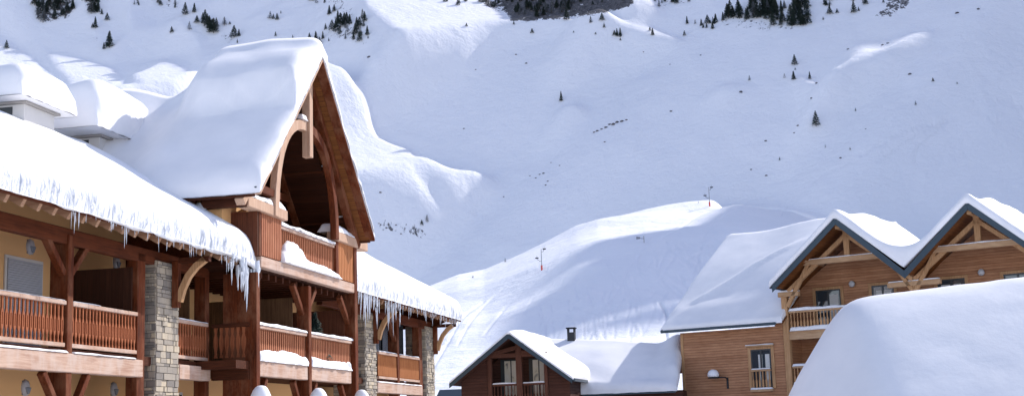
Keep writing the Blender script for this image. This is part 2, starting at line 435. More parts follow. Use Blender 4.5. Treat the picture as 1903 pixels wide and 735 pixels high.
def build_terrain():
    rng=np.random.default_rng(7)
    ds=1.25
    U=np.arange(-1150,420,ds); S=np.arange(-520,1500,ds)
    uu,ss=np.meshgrid(U,S,indexing='ij')
    ca,sa=cos(SUN_A),sin(SUN_A)
    x=uu*sa+ss*ca; y=-uu*ca+ss*sa
    r=np.hypot(x,y); az=np.degrees(np.arctan2(x,y))
    # mountain face: constant along the sun direction, folded across it
    c=-408.
    n1=np.random.default_rng(3).standard_normal(len(U))
    def n1d(sig):
        q=gblur(np.stack([n1]*4),0.01,sig/ds)[0]; return q/q.std()
    fu=-.45*U+c+ .0013*np.clip(-560-U,0,None)**2 + 5.5*n1d(28)+1.5*n1d(9)
    Mz=TE*ss+fu[:,None]
    und=gnoise(x.shape,45/ds,rng)*1.1
    # gullies and ribs: sharp-edged folds running down the face
    rid=gnoise(x.shape,11/ds,rng,1.0); wl=gnoise(x.shape,60/ds,rng)
    zone=.35+.65*sstep(-.3,1.2,wl)+.6*sstep(-9,-15,az)+.5*sstep(760,880,r)
    und=und-1.5*np.abs(rid)*zone+.5*zone+.35*gnoise(x.shape,5/ds,rng)*zone*.6+.10*gnoise(x.shape,2.6/ds,rng)
    _px,_py=px_of(x,y,Mz); _in=(_px>-240)&(_px<W+240)&(_py>-95)&(_py<H+90)&(y>0)
    _W=gblur(poly_mask(LIT,H+200,W+500,-100,-250),16,16)
    calm=np.where(_in,_W[np.clip(_py+100,0,H+199).astype(int),np.clip(_px+250,0,W+499).astype(int)],0)
    und=und*(1-.9*np.clip(calm*2.2,0,1))
    # hill profile in polar form
    azs=[];els=[]
    for px,py in HILLSKY:
        d=ray(px,py); azs.append(degrees(atan2(d[0],d[1]))); els.append(d[2]/hypot(d[0],d[1]))
    T=np.interp(az,azs,els)
    rc=np.interp(az,[-30,-6,-3,3,8.5,12,24],[330,380,420,470,560,600,640])
    q=np.clip((r-120)/(rc-120),0,None)
    zc=T*rc+CZ
    prof=np.where(q<1,(.55*q+.45*q*q*(2-q)),1-(q-1)*.5)
    prof=np.where(q<1,prof,1-.9*(q-1))
    Hz=zc*np.where(q<1,(1.2*np.clip(q,0,1)-.2*np.clip(q,0,1)**2)*sstep(0,.12,q),prof)
    Hz=Hz+(gnoise(x.shape,30/ds,rng,1.0)*1.6+gnoise(x.shape,11/ds,rng,1.0)*.55-.5*np.abs(gnoise(x.shape,14/ds,rng,1.0))+gnoise(x.shape,4/ds,rng,1.0)*.11)*sstep(110,220,r)*(1-.6*sstep(.9,1.,q)*(1-sstep(1.0,1.1,q)))
    M0=Mz+und*.0
    # smooth max of hill and mountain
    def smax(a,b,k):
        h=np.clip(.5+.5*(a-b)/k,0,1); return b+(a-b)*h+k*h*(1-h)
    right=sstep(6,11,az)
    base=smax(Hz,M0,2+5*right)
    onM=sstep(-6,6,M0-Hz)
    base=base+und*onM
    g=base-TE*ss
    # recorded horizon of the far ridge (out of the frame)
    m=3.0
    def hillhit(px,py):
        d=ray(px,py); d=d/hypot(d[0],d[1])
        for q in np.arange(100,900,2.):
            X,Y,Z=d[0]*q,d[1]*q,CZ+d[2]*q
            u=X*sa-Y*ca; s=X*ca+Y*sa
            i=int((u-U[0])/ds); j=int((s-S[0])/ds)
            if base[i,j]>=Z: return u,Z-TE*s
        return u,Z-TE*s
    pts=[hillhit(*p) for p in ((1345,384),(1260,424),(1180,456),(1100,484),(1030,506),(985,535),(950,570),(925,600),(925,625),(1010,640))]
    pts=np.array(sorted(pts)); print('boundary',pts.round(0).tolist())
    u1=pts[-1,0]
    hillrec=np.interp(U,np.r_[pts[:,0],u1+12,u1+40],np.r_[pts[:,1],pts[-1,1]-12,pts[-1,1]-200])
    w=sstep(pts[0,0]-7,pts[0,0],U)
    pxx,pyy=px_of(x,y,base)
    vis=(pxx>-150)&(pxx<W+120)&(pyy>-90)&(r>0)&(y>0)
    frame_s=np.where(vis&(r>300),ss,-1e9).max(1)        # last visible s per u
    R0=(fu+m)*(1-w)+hillrec*w
    # the shoulder of the hill sinks into the shaded face toward the right
    cap=sstep(8.3,10.8,az)*(r<900)*(y>0)
    lim0=R0[:,None]-.8
    over=np.clip(g-lim0,0,None)
    g=g-over*cap
    g=g-0
    # far caster
    beyond=ss-(frame_s[:,None]); beyond=np.where(frame_s[:,None]<-1e8,ss-700,beyond)
    lim=R0[:,None]-g
    ramp=sstep(10,190,beyond)*np.clip(lim,0,None)+sstep(10,60,beyond)*.6
    fall=np.clip(beyond-420,0,None)*.5
    g=g+ramp
    g=g-fall
    g0=g.copy()
    M_img=poly_mask(LIT,H+200,W+500,-100,-250)
    # slightly ragged edges
    M_s=gblur(M_img,2.6,2.6)
    jn=gnoise(x.shape,7/ds,rng,3.0)*.13+gnoise(x.shape,3/ds,rng,4.0)*.06
    def samp(img,px,py):
        fx=np.clip(px+250-.5,0,img.shape[1]-2); fy=np.clip(py+100-.5,0,img.shape[0]-2)
        ix=fx.astype(int); iy=fy.astype(int); ax=fx-ix; ay=fy-iy
        return (img[iy,ix]*(1-ax)+img[iy,ix+1]*ax)*(1-ay)+(img[iy+1,ix]*(1-ax)+img[iy+1,ix+1]*ax)*ay
    W_img=gblur(M_img,9,9)
    onMm=(M0>Hz-2)&(r>300)
    delta=.30
    gg=g0.copy()
    for it in range(7):
        z=gg+TE*ss
        px,py=px_of(x,y,z)
        inimg=(px>-240)&(px<W+240)&(py>-95)&(py<H+90)&(y>0)
        mk=np.where(inimg&onMm,samp(M_s,px,py),0)
        mk=mk+jn*(mk>.03)*(mk<.97)
        wide=np.where(inimg&onMm,samp(W_img,px,py),0)
        lit=np.clip((mk-.45)*2.2+.5,0,1)
        # march from the sun side toward the viewer
        new=np.empty_like(gg); rec=np.full(len(U),-1e9); bump=np.zeros(len(U))
        for j in range(len(S)-1,-1,-1):
            b=g0[:,j]; l=lit[:,j]
            rec_new=np.maximum(rec,b)
            rec2=rec_new+delta*ds*l
            hgt=rec2+.25-b                       # height needed to stand in the light
            up=np.where(l>0.02,np.clip(hgt,0,48)*l,0)
            bump=np.maximum(up,bump-.42*ds)
            new[:,j]=b+bump
            rec=np.maximum(rec_new,b+np.where(l>.5,bump,0))
        new=g0+gblur(new-g0,3.2,1.6)
        gg=new if it==0 else .5*gg+.5*new
        if it==6: gg=new
    # raise wide apron round the thin patches so that they are crests, not walls
    z=gg+TE*ss
    return U,S,z,x,y,(lit,onMm)
def bil(U,S,A,u,s):
    fu=np.clip((u-U[0])/(U[1]-U[0]),0,len(U)-1.001); fs=np.clip((s-S[0])/(S[1]-S[0]),0,len(S)-1.001)
    i=fu.astype(int); j=fs.astype(int); a=fu-i; b=fs-j
    return (A[i,j]*(1-a)+A[i+1,j]*a)*(1-b)+(A[i,j+1]*(1-a)+A[i+1,j+1]*a)*b


# ================================================================ LEFT CHALET
LO=(-10.543,28.056,0.); LA=radians(90-11.99157); LF=Frame(LO,LA)
B=thing('chalet_building','long timber balcony chalet with ochre walls, stone pillars and steep arched gable','chalet',LF,(14,0,0))
ZF=3.85     # first floor
EZ=6.60     # eave line
SL=.59      # roof pitch (rise per metre)
def roofz(w):
    return EZ+.06+SL*(1.15-w) if w>-4.2 else EZ+.06+SL*(5.35)-SL*(-4.2-w)
# --- walls
m=MB()
m.box(-9,9.4,-2.0,-2.25,0,7.9); m.box(18.9,33.0,-2.0,-2.25,0,7.9)
m.box(9.4,18.9,-2.05,-2.3,0,8.6)
m.build('wall','ochre_plaster',B,label='ochre plaster wall behind the balconies')
m=MB(); m.box(-9,33.0,-8.6,-8.9,0,7.6); m.prism([(-8.6,0),(-2.25,0),(-2.25,7.6),(-4.2,9.4),(-8.6,7.0)],'t',32.75,33.0)
m.prism([(-8.6,0),(-2.25,0),(-2.25,7.6),(-4.2,9.4),(-8.6,7.0)],'t',-9,-8.75); m.build('end_wall','cream_plaster',B)
for t0,t1 in ((9.35,9.75),): MB().box(t0,t1,-2.0,-.75,0,6.9).build('wall_pier','ochre_plaster',B)
# --- floors
for z,name in ((ZF,'balcony_floor'),(ZF-2.8,'terrace_floor')):
    MB().box(-9,9.3,-2.0,-.05,z-.22,z).build(name,'red_timber_deep',B)
    MB().box(9.3,18.8,-2.05,1.1,z-.22,z).build(name,'red_timber_deep',B)
    MB().box(18.8,33,-2.0,-.05,z-.22,z).build(name,'red_timber_deep',B)
# --- big front beams, lower storey
def beam(t0,t1,w,z0,z1,name='floor_beam',mat='weathered_beam',d=.26):
    o=MB().box(t0,t1,w-d,w,z0,z1).build(name,mat,B,bevel=.018); return o
beam(-6,6.0,.10,3.32,3.74); beam(8.0,9.9,.10,3.34,3.72); beam(10.5,14.38,1.26,3.45,3.86); beam(14.42,18.32,1.26,3.45,3.86); beam(24.8,30.9,.10,3.34,3.72)
beam(-9,9.9,.02,EZ-.42,EZ-.06,'wall_plate','red_timber_long',.22); beam(19,33.0,.02,EZ-.42,EZ-.06,'wall_plate','red_timber_long',.22)
# --- posts and braces
def post(t,w,z0,z1,a=.22,b=.42,mat='red_timber'):
    return MB().box(t-a/2,t+a/2,w-b,w,z0,z1).build('post',mat,B,bevel=.015)
def brace(t0,z0,t1,z1,w,d=.15,h=.17,mat='red_timber'):
    return MB().beam((t0,w,z0),(t1,w,z1),d,h,up=(0,1,0)).build('brace',mat,B,bevel=.012)
for t in (2.6,): 
    post(t,.06,0,6.4,.24,.46); brace(t-.12,5.5,t-.95,6.32,-.08); brace(t+.12,5.5,t+.95,6.32,-.08)
    brace(t-.12,2.25,t-1.0,3.30,-.02); brace(t+.12,2.25,t+.9,3.30,-.02)
post(-3.9,.06,0,6.4,.24,.46); brace(-3.78,5.5,-2.9,6.32,-.08); brace(-4.02,5.5,-4.9,6.32,-.08)
brace(-3.78,2.25,-2.9,3.3,-.02)
post(6.02,.02,0,6.4,.40,.30); post(10.0,-.05,0,6.4,.26,.34)
post(-8.7,.02,0,6.4,.3,.3)
for t in (27.7,): 
    post(t,.04,0,6.4,.26,.40); brace(t-.12,5.45,t-1.1,6.32,-.08)
post(31.0,.02,0,6.4,.5,.30); post(24.95,-.1,0,6.4,.3,.3)
# bay posts
post(10.36,1.30,0,6.30,.26,1.0); post(14.40,1.30,0,6.30,.24,.40); post(18.62,1.36,0,8.1,.30,.46)
for s in (-1,1):
    brace(14.40+s*.12,5.45,14.40+s*.95,6.28,1.08); brace(14.40+s*.12,2.25,14.40+s*.95,3.40,1.08)
brace(18.47,5.45,17.6,6.28,1.1); brace(18.47,2.3,17.6,3.4,1.1); brace(10.49,2.3,11.3,3.4,1.1)
# --- stone pillars: real rubble courses
def pillar(t0,t1,w0,w1,z1,seed):
    rg=random.Random(seed); m=MB(); tone=[]
    def face(u0,u1,mk):
        z=0
        while z<z1:
            h=rg.choice((.06,.08,.10,.13,.17)); h=min(h,z1-z); u=u0-rg.uniform(0,.2)
            while u<u1:
                l=rg.uniform(.10,.46); a=max(u,u0); b=min(u+l,u1)
                if b-a>.04:
                    g=.006; p=rg.uniform(.0,.045); k0=len(m.f)
                    mk(a+g,b-g,z+g,z+h-g,p)
                    tv=min(1,max(0,rg.gauss(.5,.26))); tone.extend([tv]*(len(m.f)-k0))
                u+=l
            z+=h
    def front(a,b,c,d,p):
        m.box(a,b,w1-.05,w1+p,c,d)
    def near(a,b,c,d,p): m.box(t0-p,t0+.05,a,b,c,d)
    def far(a,b,c,d,p): m.box(t1-.05,t1+p,a,b,c,d)
    face(t0,t1,front); face(w0,w1,near); face(w0,w1,far)
    m.tone=tone
    o=m.build('stone_pillar','rubble_stone',B,bevel=.012)
    MB().box(t0+.01,t1-.01,w0,w1-.012,0,z1).build('mortar_core','mortar',o)
    return o
pillar(6.72,7.98,-.55,.06,6.30,1); pillar(23.45,24.72,-1.2,.06,6.30,2); pillar(31.7,32.95,-.85,.06,6.30,3); pillar(-9.0,-7.9,-.5,.06,6.3,4)
# --- curved eave brackets on the pillars
def bracket(t):
    p=MB().box(t-.09,t+.09,.09,.27,5.15,6.36).build('bracket','red_timber',B,bevel=.012)
    MB().curved([(t,.27,5.30),(t,.36,5.62),(t,.52,5.95),(t,.74,6.2),(t,1.0,6.38)],.16,.17,up=(1,0,0)).build('curved_brace','honey_timber',p,bevel=.01)
    MB().box(t-.08,t+.08,.27,1.12,6.30,6.44).build('bracket_arm','red_timber_deep',p,bevel=.01)
bracket(7.60); bracket(32.8); bracket(24.4); bracket(-8.3)
# --- roof deck with rafters
m=MB()
for a,b in ((-9.4,10.3),(19.2,33.35)):
    P=[(1.15,EZ-.04),(-4.2,EZ+SL*5.35-.04),(-8.9,EZ+SL*(5.35-4.7)-.04),(-8.9,EZ+SL*.65+.05),(-4.2,EZ+SL*5.35+.05),(1.15,EZ+.05)]
    m.prism(P,'t',a,b)
rf=m.build('roof','soffit_planks',B)
for a,b in ((-9.45,10.34),(19.17,33.4)):
    MB().box(a,b,1.155,1.21,EZ-.05,EZ+.06).build('eave_board','grey_metal' if 0 else 'red_timber_long',rf,bevel=.008)
r0=None
t=-8.7
while t<33.2:
    if t<9.9 or t>19.7:
        if r0 is None:
            r0=MB().beam((0,1.12,EZ-.12),(0,-1.95,EZ-.12+SL*3.07),.11,.17).mesh('rafter','rafter_wood')
        o=bpy.data.objects.new('rafter',r0); COL.objects.link(o); o.parent=rf; o.location=L(t,0,0)-Vector(B['_b'])
    t+=.585
MB().prism([(-2.25,6.3),(.02,6.3),(.95,6.66),(.95,6.70),(-2.25,8.58)],'t',32.9,32.96).build('end_board','red_timber_long',B)
MB().prism([(-2.25,6.3),(.0,6.3),(.0,7.26),(-2.25,8.5)],'t',9.0,9.06).build('end_board','red_timber_long',B)
# --- railings
def baluster_prof(style):
    if style=='fret':  # shaped boards with a slot in the middle
        return [(0,.052),(.10,.022),(.17,.024),(.27,.062),(.36,.066),(.55,.066),(.62,.058),(.72,.026),(.92,.03),(1,.052)],(.30,.60,.020)
    return [(0,.022),(.06,.052),(.42,.056),(.50,.030),(.56,.024),(.96,.024),(1,.03)],None
def railing(parent,t0,t1,w,z0,z1,style,mat,pitch=.145,top_mat='weathered_beam',rail_h=.09):
    prof,slot=baluster_prof(style); m=MB(); n=max(2,round((t1-t0)/pitch)); p=(t1-t0)/n; th=.035
    zb=z0+.12; zt=z1-rail_h
    hs=sorted(set([a for a,_ in prof]+([slot[0],slot[1]] if slot else [])))
    def hw(h):
        for (a,x),(b,y) in zip(prof,prof[1:]):
            if a<=h<=b: return x+(y-x)*(h-a)/(b-a)
    for i in range(n):
        c=t0+p*(i+.5); k=.70*p/.145 if style=='fret' else .66*p/.13
        for a,b in zip(hs,hs[1:]):
            za=zb+(zt-zb)*a; zc=zb+(zt-zb)*b; xa=hw(a)*k; xb=hw(b)*k
            if slot and a>=slot[0] and b<=slot[1]:
                s=slot[2]*k
                m.prism([(c-xa,za),(c-s,za),(c-s,zc),(c-xb,zc)],'w',w-th,w); m.prism([(c+s,za),(c+xa,za),(c+xb,zc),(c+s,zc)],'w',w-th,w)
            else: m.prism([(c-xa,za),(c+xa,za),(c+xb,zc),(c-xb,zc)],'w',w-th,w)
    o=m.build('railing',mat,parent)
    MB().box(t0,t1,w-.10,w+.05,zt,z1).build('handrail',top_mat,o,bevel=.012)
    MB().box(t0,t1,w-.07,w+.03,z0+.03,z0+.12).build('bottom_rail',top_mat,o,bevel=.01)
    return o
railing(B,-3.75,2.46,0.0,ZF,4.90,'fret','baluster_wood',.155); railing(B,2.74,5.8,0.0,ZF,4.90,'fret','baluster_wood',.155)
railing(B,-8.5,-4.05,0.0,ZF,4.90,'fret','baluster_wood',.155)
railing(B,8.02,9.86,0.0,ZF,4.90,'fret','baluster_wood',.155); 
railing(B,10.5,14.27,1.2,ZF,4.86,'slat','slat_wood',.150); railing(B,14.53,18.45,1.2,ZF,4.86,'slat','slat_wood',.150)
railing(B,25.15,27.55,0.0,ZF,4.90,'slat','orange_slat_wood',.13); railing(B,27.85,30.75,0.0,ZF,4.90,'slat','orange_slat_wood',.13)
# return rails of the bay
m=MB(); 
for k in range(6):
    c=.10+k*.165
    for a,b,x0,x1 in ((3.97,4.1,.05,.022),(4.1,4.3,.022,.062),(4.3,4.5,.062,.062),(4.5,4.62,.062,.026),(4.62,4.8,.026,.05)):
        m.prism([(c-x0,a),(c+x0,a),(c+x1,b),(c-x1,b)],'t',10.21,10.245)
o=m.build('side_railing','baluster_wood',B); MB().box(10.17,10.28,-.0,1.1,4.80,4.90).build('handrail','red_timber_deep',o)
MB().box(10.14,10.30,-.0,1.1,3.36,3.70).build('side_beam','red_timber_deep',B,bevel=.012)
# --- partitions
def partition(t,w0,w1,z1,mat='dark_panel'):
    MB().box(t-.03,t+.03,w0,w1,ZF,z1).build('partition',mat,B)
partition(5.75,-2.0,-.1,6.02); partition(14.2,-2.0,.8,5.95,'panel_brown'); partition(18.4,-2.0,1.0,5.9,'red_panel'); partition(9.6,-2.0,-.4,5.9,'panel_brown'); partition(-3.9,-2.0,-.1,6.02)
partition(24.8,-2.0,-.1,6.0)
# bay ceiling joists
j0=MB().box(-.06,.06,-1.95,1.02,6.24,6.42).mesh('joist','red_timber_deep')
for k in range(15):
    o=bpy.data.objects.new('ceiling_joist',j0); COL.objects.link(o); o.parent=B; o.location=L(10.7+k*.55,0,0)-Vector(B['_b'])
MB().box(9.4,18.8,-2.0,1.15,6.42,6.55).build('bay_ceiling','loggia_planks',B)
# --- openings on the main wall: shutter windows and dark doors
def window(t0,t1,z0,z1,shut=True):
    o=MB().box(t0-.07,t1+.07,-2.0,-1.955,z0-.02,z1+.07).build('window','pvc_frame',B,bevel=.006)
    if shut:
        m=MB(); n=int((z1-z0)/.055)
        for i in range(n):
            z=z0+i*(z1-z0)/n; m.prism([(-1.95,z),(-1.925,z+.004),(-1.925,z+(z1-z0)/n-.008),(-1.95,z+(z1-z0)/n-.002)],'t',t0,t1)
        m.build('roller_shutter','roller_shutter',o)
    else: MB().box(t0,t1,-1.95,-1.94,z0,z1).build('pane','window_glass',o)
window(3.25,4.72,ZF,6.08); window(-1.2,.6,ZF,6.08); window(10.9,12.3,ZF,6.0,False); window(15.6,16.9,ZF,6.0,False)
window(-6.6,-5.2,ZF,6.08); window(-1.2,.6,1.05,3.2); window(11,12.4,1.05,3.1,False)
# right wing glazing
for a,b in ((25.1,27.57),(27.83,30.75)):
    o=MB().box(a,b,-.75,-.68,ZF,6.35).build('glazing','dark_screen',B)
    MB().box(a,b,-.68,-.66,6.2,6.35).box(a,a+.05,-.68,-.66,ZF,6.2).box(b-.05,b,-.68,-.66,ZF,6.2).build('glazing_frame','window_frame_dark',o)
# --- upper loggia and arched gable
GT=13.90; GW=1.80; GF=8.38; GA=13.36; GH=4.93; GS=(GA-GF)/GH
beam(10.42,18.45,1.36,6.46,6.76,'loggia_beam')
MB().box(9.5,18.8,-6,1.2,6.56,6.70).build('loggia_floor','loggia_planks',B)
def slatbox(t0,t1,w,mat,pitch=.135):
    m=MB(); t=t0
    while t<t1-.05: m.box(t,t+pitch*.72,w-.04,w,6.80,8.0); t+=pitch
    o=m.build('slat_panel',mat,B,bevel=.006); MB().box(t0,t1,w-.09,w-.05,6.78,8.0).build('backing_board','red_panel',o)
slatbox(10.45,12.0,1.32,'slat_wood'); slatbox(17.0,18.45,1.32,'orange_slat_wood',.155)
MB().box(10.20,10.34,.02,1.34,6.76,8.0).build('side_board','red_panel',B); MB().box(10.30,10.45,1.20,1.36,6.76,8.0).build('corner_post','red_timber',B)
MB().box(9.3,10.2,-.1,.02,6.7,8.0).build('side_board','red_panel',B)
for t0,t1 in ((9.35,12.25),(16.62,19.72)):
    MB().box(t0,t1,1.06,1.44,8.0,8.30).build('parapet_beam','pale_fascia',B,bevel=.02)
MB().box(9.2,9.5,.1,1.4,8.0,8.3).build('parapet_return','red_timber_deep',B,bevel=.02)
railing(B,12.05,16.95,1.24,6.74,7.86,'slat','slat_wood',.155)
MB().box(16.72,16.98,.95,1.34,6.7,8.0).build('post','red_timber',B,bevel=.015)
# loggia back wall, dark
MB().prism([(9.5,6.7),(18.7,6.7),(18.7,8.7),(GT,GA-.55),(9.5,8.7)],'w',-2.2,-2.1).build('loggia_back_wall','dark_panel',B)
MB().prism([(9.6,6.7),(12.0,6.7),(12.0,10.6),(9.6,8.6)],'w',-2.09,.55).build('loggia_side_wall','ochre_plaster',B)
# gable roof planes
def gz(t): return GA-GS*abs(t-GT)
m=MB()
def ridgeA(w):
    q=min(1,max(0,(-1.1-w)/2.2)); q=q*q*(3-2*q); return -1.25*q
th=.14
ws_=[GW,.6,-1.1,-1.8,-2.5,-3.3,-5,-8.5]
mL=MB()
for sgn in (-1,1):
    vs=[];k=len(mL.v)
    for w in ws_:
        for d in (0,GH):
            t=GT+sgn*d; z=gz(t)+ridgeA(w)*(1-d/GH*.4); vs+= [L(t,w,z),L(t,w,z-th)]
    fs=[]
    for i in range(len(ws_)-1):
        a=i*4;b=a+4
        fs+=[(a,a+2,b+2,b),(a+1,b+1,b+3,a+3),(a+2,a+3,b+3,b+2),(a,b,b+1,a+1)]
    fs+=[(0,1,3,2),(len(vs)-4,len(vs)-2,len(vs)-1,len(vs)-3)]
    mL.add(vs,fs)
gr=mL.build('gable_roof','soffit_planks',B)
# barge boards
for sgn,mt in ((-1,'pale_fascia'),(1,'red_timber')):  # left board in paler wood: its sunlit look is put into the colour
    a=(GT,GW+.02,GA-.12); b=(GT+sgn*(GH+.05),GW+.02,GF-.14)
    MB().beam(a,b,.07,.30,up=(0,1,0)).build('barge_board',mt,gr,bevel=.01)
    MB().beam((GT,GW+.06,GA+.05),(GT+sgn*(GH+.12),GW+.06,GF-.0),.10,.06,up=(0,1,0)).build('roof_edge','blue_grey_metal',gr)
# eave boards
MB().box(GT-GH-.06,GT-GH,-3.0,GW,GF-.20,GF).build('eave_board','red_timber_deep',gr)
MB().box(GT+GH,GT+GH+.06,-3.0,GW,GF-.20,GF).build('eave_board','red_timber_deep',gr)
m=MB()
for sgn in (-1,1):
    P=[(GT,GA-.32),(GT+sgn*4.7,GA-.32-GS*4.7),(GT+sgn*4.7,GA-.38-GS*4.7),(GT,GA-.38)]
    m.prism(P,'w',-2.1,.95)
m.build('loggia_shade_sheet','loggia_planks',B)  # dark sheet added under the roof to deepen the shade inside
# truss
TW=1.34
for sgn in (-1,1):
    MB().beam((GT,TW,GA-.35),(GT+sgn*4.9,TW,GA-.35-GS*4.9),.22,.26,up=(0,1,0)).build('principal_rafter','red_timber' if sgn>0 else 'pale_fascia',B,bevel=.012)  # left rafter paler, sunlit tone put into the wood colour
    MB().beam((GT,-.5,GA-.35),(GT+sgn*4.9,-.5,GA-.35-GS*4.9),.18,.22,up=(0,1,0)).build('inner_rafter','red_timber',B)
MB().box(GT-.14,GT+.14,TW-.02,TW+.24,10.2,GA-.4).build('king_post','pale_fascia',B,bevel=.015)
def arch(sgn,mat):
    pts=[]
    for q in [i/14 for i in range(15)]:
        a=q*pi/2; pts.append((GT+sgn*(.12+2.45*cos(a*1.0)**.9 if q<1 else .12),TW+.05,8.0+3.15*sin(a)**.9))
    return MB().curved(pts,.20,.30,up=(0,1,0)).build('arched_brace',mat,B,bevel=.012)
arch(-1,'pale_fascia'); arch(1,'red_timber')  # left half painted pale to look sunlit
MB().box(GT-4.2,GT-2.2,TW-.1,TW+.1,8.55,8.75).build('tie_stub','red_timber_long',B)
MB().box(GT-3.2,GT+3.2,-.6,-.4,9.4,9.65).build('collar_beam','red_timber_long',B)
for sgn in (-1,1):
    for q in (1.3,2.75,4.2):
        MB().box(GT+sgn*q-.09,GT+sgn*q+.09,-2.1,GW-.35,gz(GT+q)-.34,gz(GT+q)-.15).build('purlin','red_timber_deep',B,bevel=.01)
MB().box(GT-.1,GT+.1,-2.1,GW-.1,GA-.42,GA-.2).build('ridge_beam','red_timber_deep',B)
# dormer side infill so that the roof closes on the main roof
MB().box(9.25,9.4,-6.2,-.1,6.9,8.25).build('side_wall','red_panel',B)
MB().box(18.7,18.85,-6.2,1.0,6.9,8.25).build('side_wall','red_panel',B)

# ---- wall lights on the chalet
def wall_light(t,z,label,w=-2.0,fr=LF):
    o=thing('wall_light',label,'wall lamp',fr,(t,w,z),'oval wall lights of the timber balcony chalet')
    MB().lathe((t,w,z),[(.02,-.19),(.11,-.16),(.16,-.06),(.17,.04),(.13,.14),(.03,.2)],14,(1,.55)).build('lamp_shell','lamp_cover',o,smooth=True)
    MB().prism([(t-.115,z+.01),(t+.115,z+.01),(t+.03,z-.145),(t-.03,z-.145)],'w',w+.072,w+.112).build('lamp_lens','lamp_glass',o,bevel=.01)
    MB().box(t-.13,t+.13,w,w+.02,z-.17,z+.17).build('back_plate','grey_metal',o)
wall_light(4.25,6.45,'oval grey wall lamp above the rolled-down shutter')
wall_light(8.45,6.55,'oval grey wall lamp just over the dark wood partition')
wall_light(4.2,3.10,'oval wall lamp low at the left, under the first balcony beam')
wall_light(8.42,3.16,'oval wall lamp under the balcony beam, just left of the stone pillar')
o=thing('wall_light','pale round lamp in the shade under the gable roof eave','wall lamp',LF,(9.3,-.1,8.05))
MB().box(9.2,9.4,-.35,-.1,7.85,8.0).build('lamp_bracket','black_metal',o); MB().lathe((9.3,.05,8.0),[(.03,-.2),(.14,-.12),(.17,.02),(.1,.16),(.02,.18)],12).build('lamp_globe','lamp_cover',o,smooth=True)

# ---- decorated little fir on the bay balcony
def needle_tree(h,rw,n,seed,frost=0):
    rg=random.Random(seed); m=MB()
    for i in range(n):
        q=rg.random()**.8; z=h*(.10+.88*q); rad=rw*(1-q)**.85*(.55+.45*abs(sin(q*19+seed)))+.02*h*.2
        a=rg.uniform(0,2*pi); r=rad*rg.uniform(.25,1)**.6; ln=h*rg.uniform(.05,.10)*(1.2-q*.7)
        c=Vector((r*cos(a),r*sin(a),z-.16*r)); d=Vector((cos(a),sin(a),-.35+rg.uniform(-.3,.4))).normalized()*ln
        s=Vector((-sin(a),cos(a),rg.uniform(-.3,.3))).normalized()*ln*.42; u=Vector((0,0,ln*.25))
        k=len(m.v); m.v+=[c-s,c+s,c+d+u*.2,c-d*.4+u]; m.f+=[(k,k+1,k+2),(k,k+2,k+3),(k+1,k+3,k+2)]
    return m
o=thing('christmas_tree','small dark fir standing on the balcony of the projecting bay','tree',LF,(16.3,.75,ZF))
m=needle_tree(1.75,.55,900,5); m.v=[v+L(16.3,.75,ZF+.1) for v in m.v]; m.build('crown','needle_foliage',o)
MB().tube([(16.3,.75,ZF+.1),(16.3,.75,ZF+1.5)],[.035,.01],6).build('trunk','tree_bark',o)
MB().lathe((16.3,.75,ZF),[(.13,0),(.17,.02),(.2,.26),(.16,.27)],12).build('pot','red_timber',o)

# ================================================================ SNOW ON THE LEFT CHALET
def deckL(t,w): return roofz(w)
def thickL(t,w):
    a=.74+.10*fbm(t,w,0,.35,2)
    return a*(1-.12*max(0,min(1,(-w-1)/4)))
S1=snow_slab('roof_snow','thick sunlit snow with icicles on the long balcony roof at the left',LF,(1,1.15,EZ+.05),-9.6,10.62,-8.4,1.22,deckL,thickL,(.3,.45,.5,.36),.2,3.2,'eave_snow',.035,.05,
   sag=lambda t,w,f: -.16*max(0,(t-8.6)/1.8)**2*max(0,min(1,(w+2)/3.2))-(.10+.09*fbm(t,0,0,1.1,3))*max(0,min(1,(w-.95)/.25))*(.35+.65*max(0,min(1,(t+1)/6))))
def icL(i,rg):
    r=rg.random()
    if i<44:                       # long cluster at the corner beside the bay
        t=10.55-rg.random()**1.5*1.9; w=1.18+rg.uniform(-.16,.10); return t,w,6.62,rg.uniform(.45,1.75)*(.35+.65*max(0,(t-8.7)/1.8)),rg.uniform(.035,.07)
    t=rg.uniform(.6,10.0); w=1.20+rg.uniform(-.02,.03)
    return t,w,EZ+.02,rg.uniform(.08,.42)*(.6+.9*(abs(sin(t*1.7))**4)),rg.uniform(.010,.022)
icicles(S1,icL,100,5,1)
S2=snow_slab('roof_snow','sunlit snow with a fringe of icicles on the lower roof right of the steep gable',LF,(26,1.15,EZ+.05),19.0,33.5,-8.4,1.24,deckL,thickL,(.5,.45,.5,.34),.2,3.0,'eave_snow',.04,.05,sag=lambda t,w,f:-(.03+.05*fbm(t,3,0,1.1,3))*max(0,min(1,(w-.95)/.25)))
def icR(i,rg):
    if i<34:
        t=19.3+rg.random()**.9*5.0; return t,1.18+rg.uniform(-.08,.06),EZ+.04,rg.uniform(.45,1.5)*(.6+.5*abs(sin(t*2.1))),rg.uniform(.025,.05)
    t=rg.uniform(24,33.2); return t,1.20+rg.uniform(-.03,.03),EZ+.02,rg.uniform(.10,.5)*(.5+.8*abs(sin(t*2.9))**3),rg.uniform(.010,.02)
icicles(S2,icR,100,8,1)
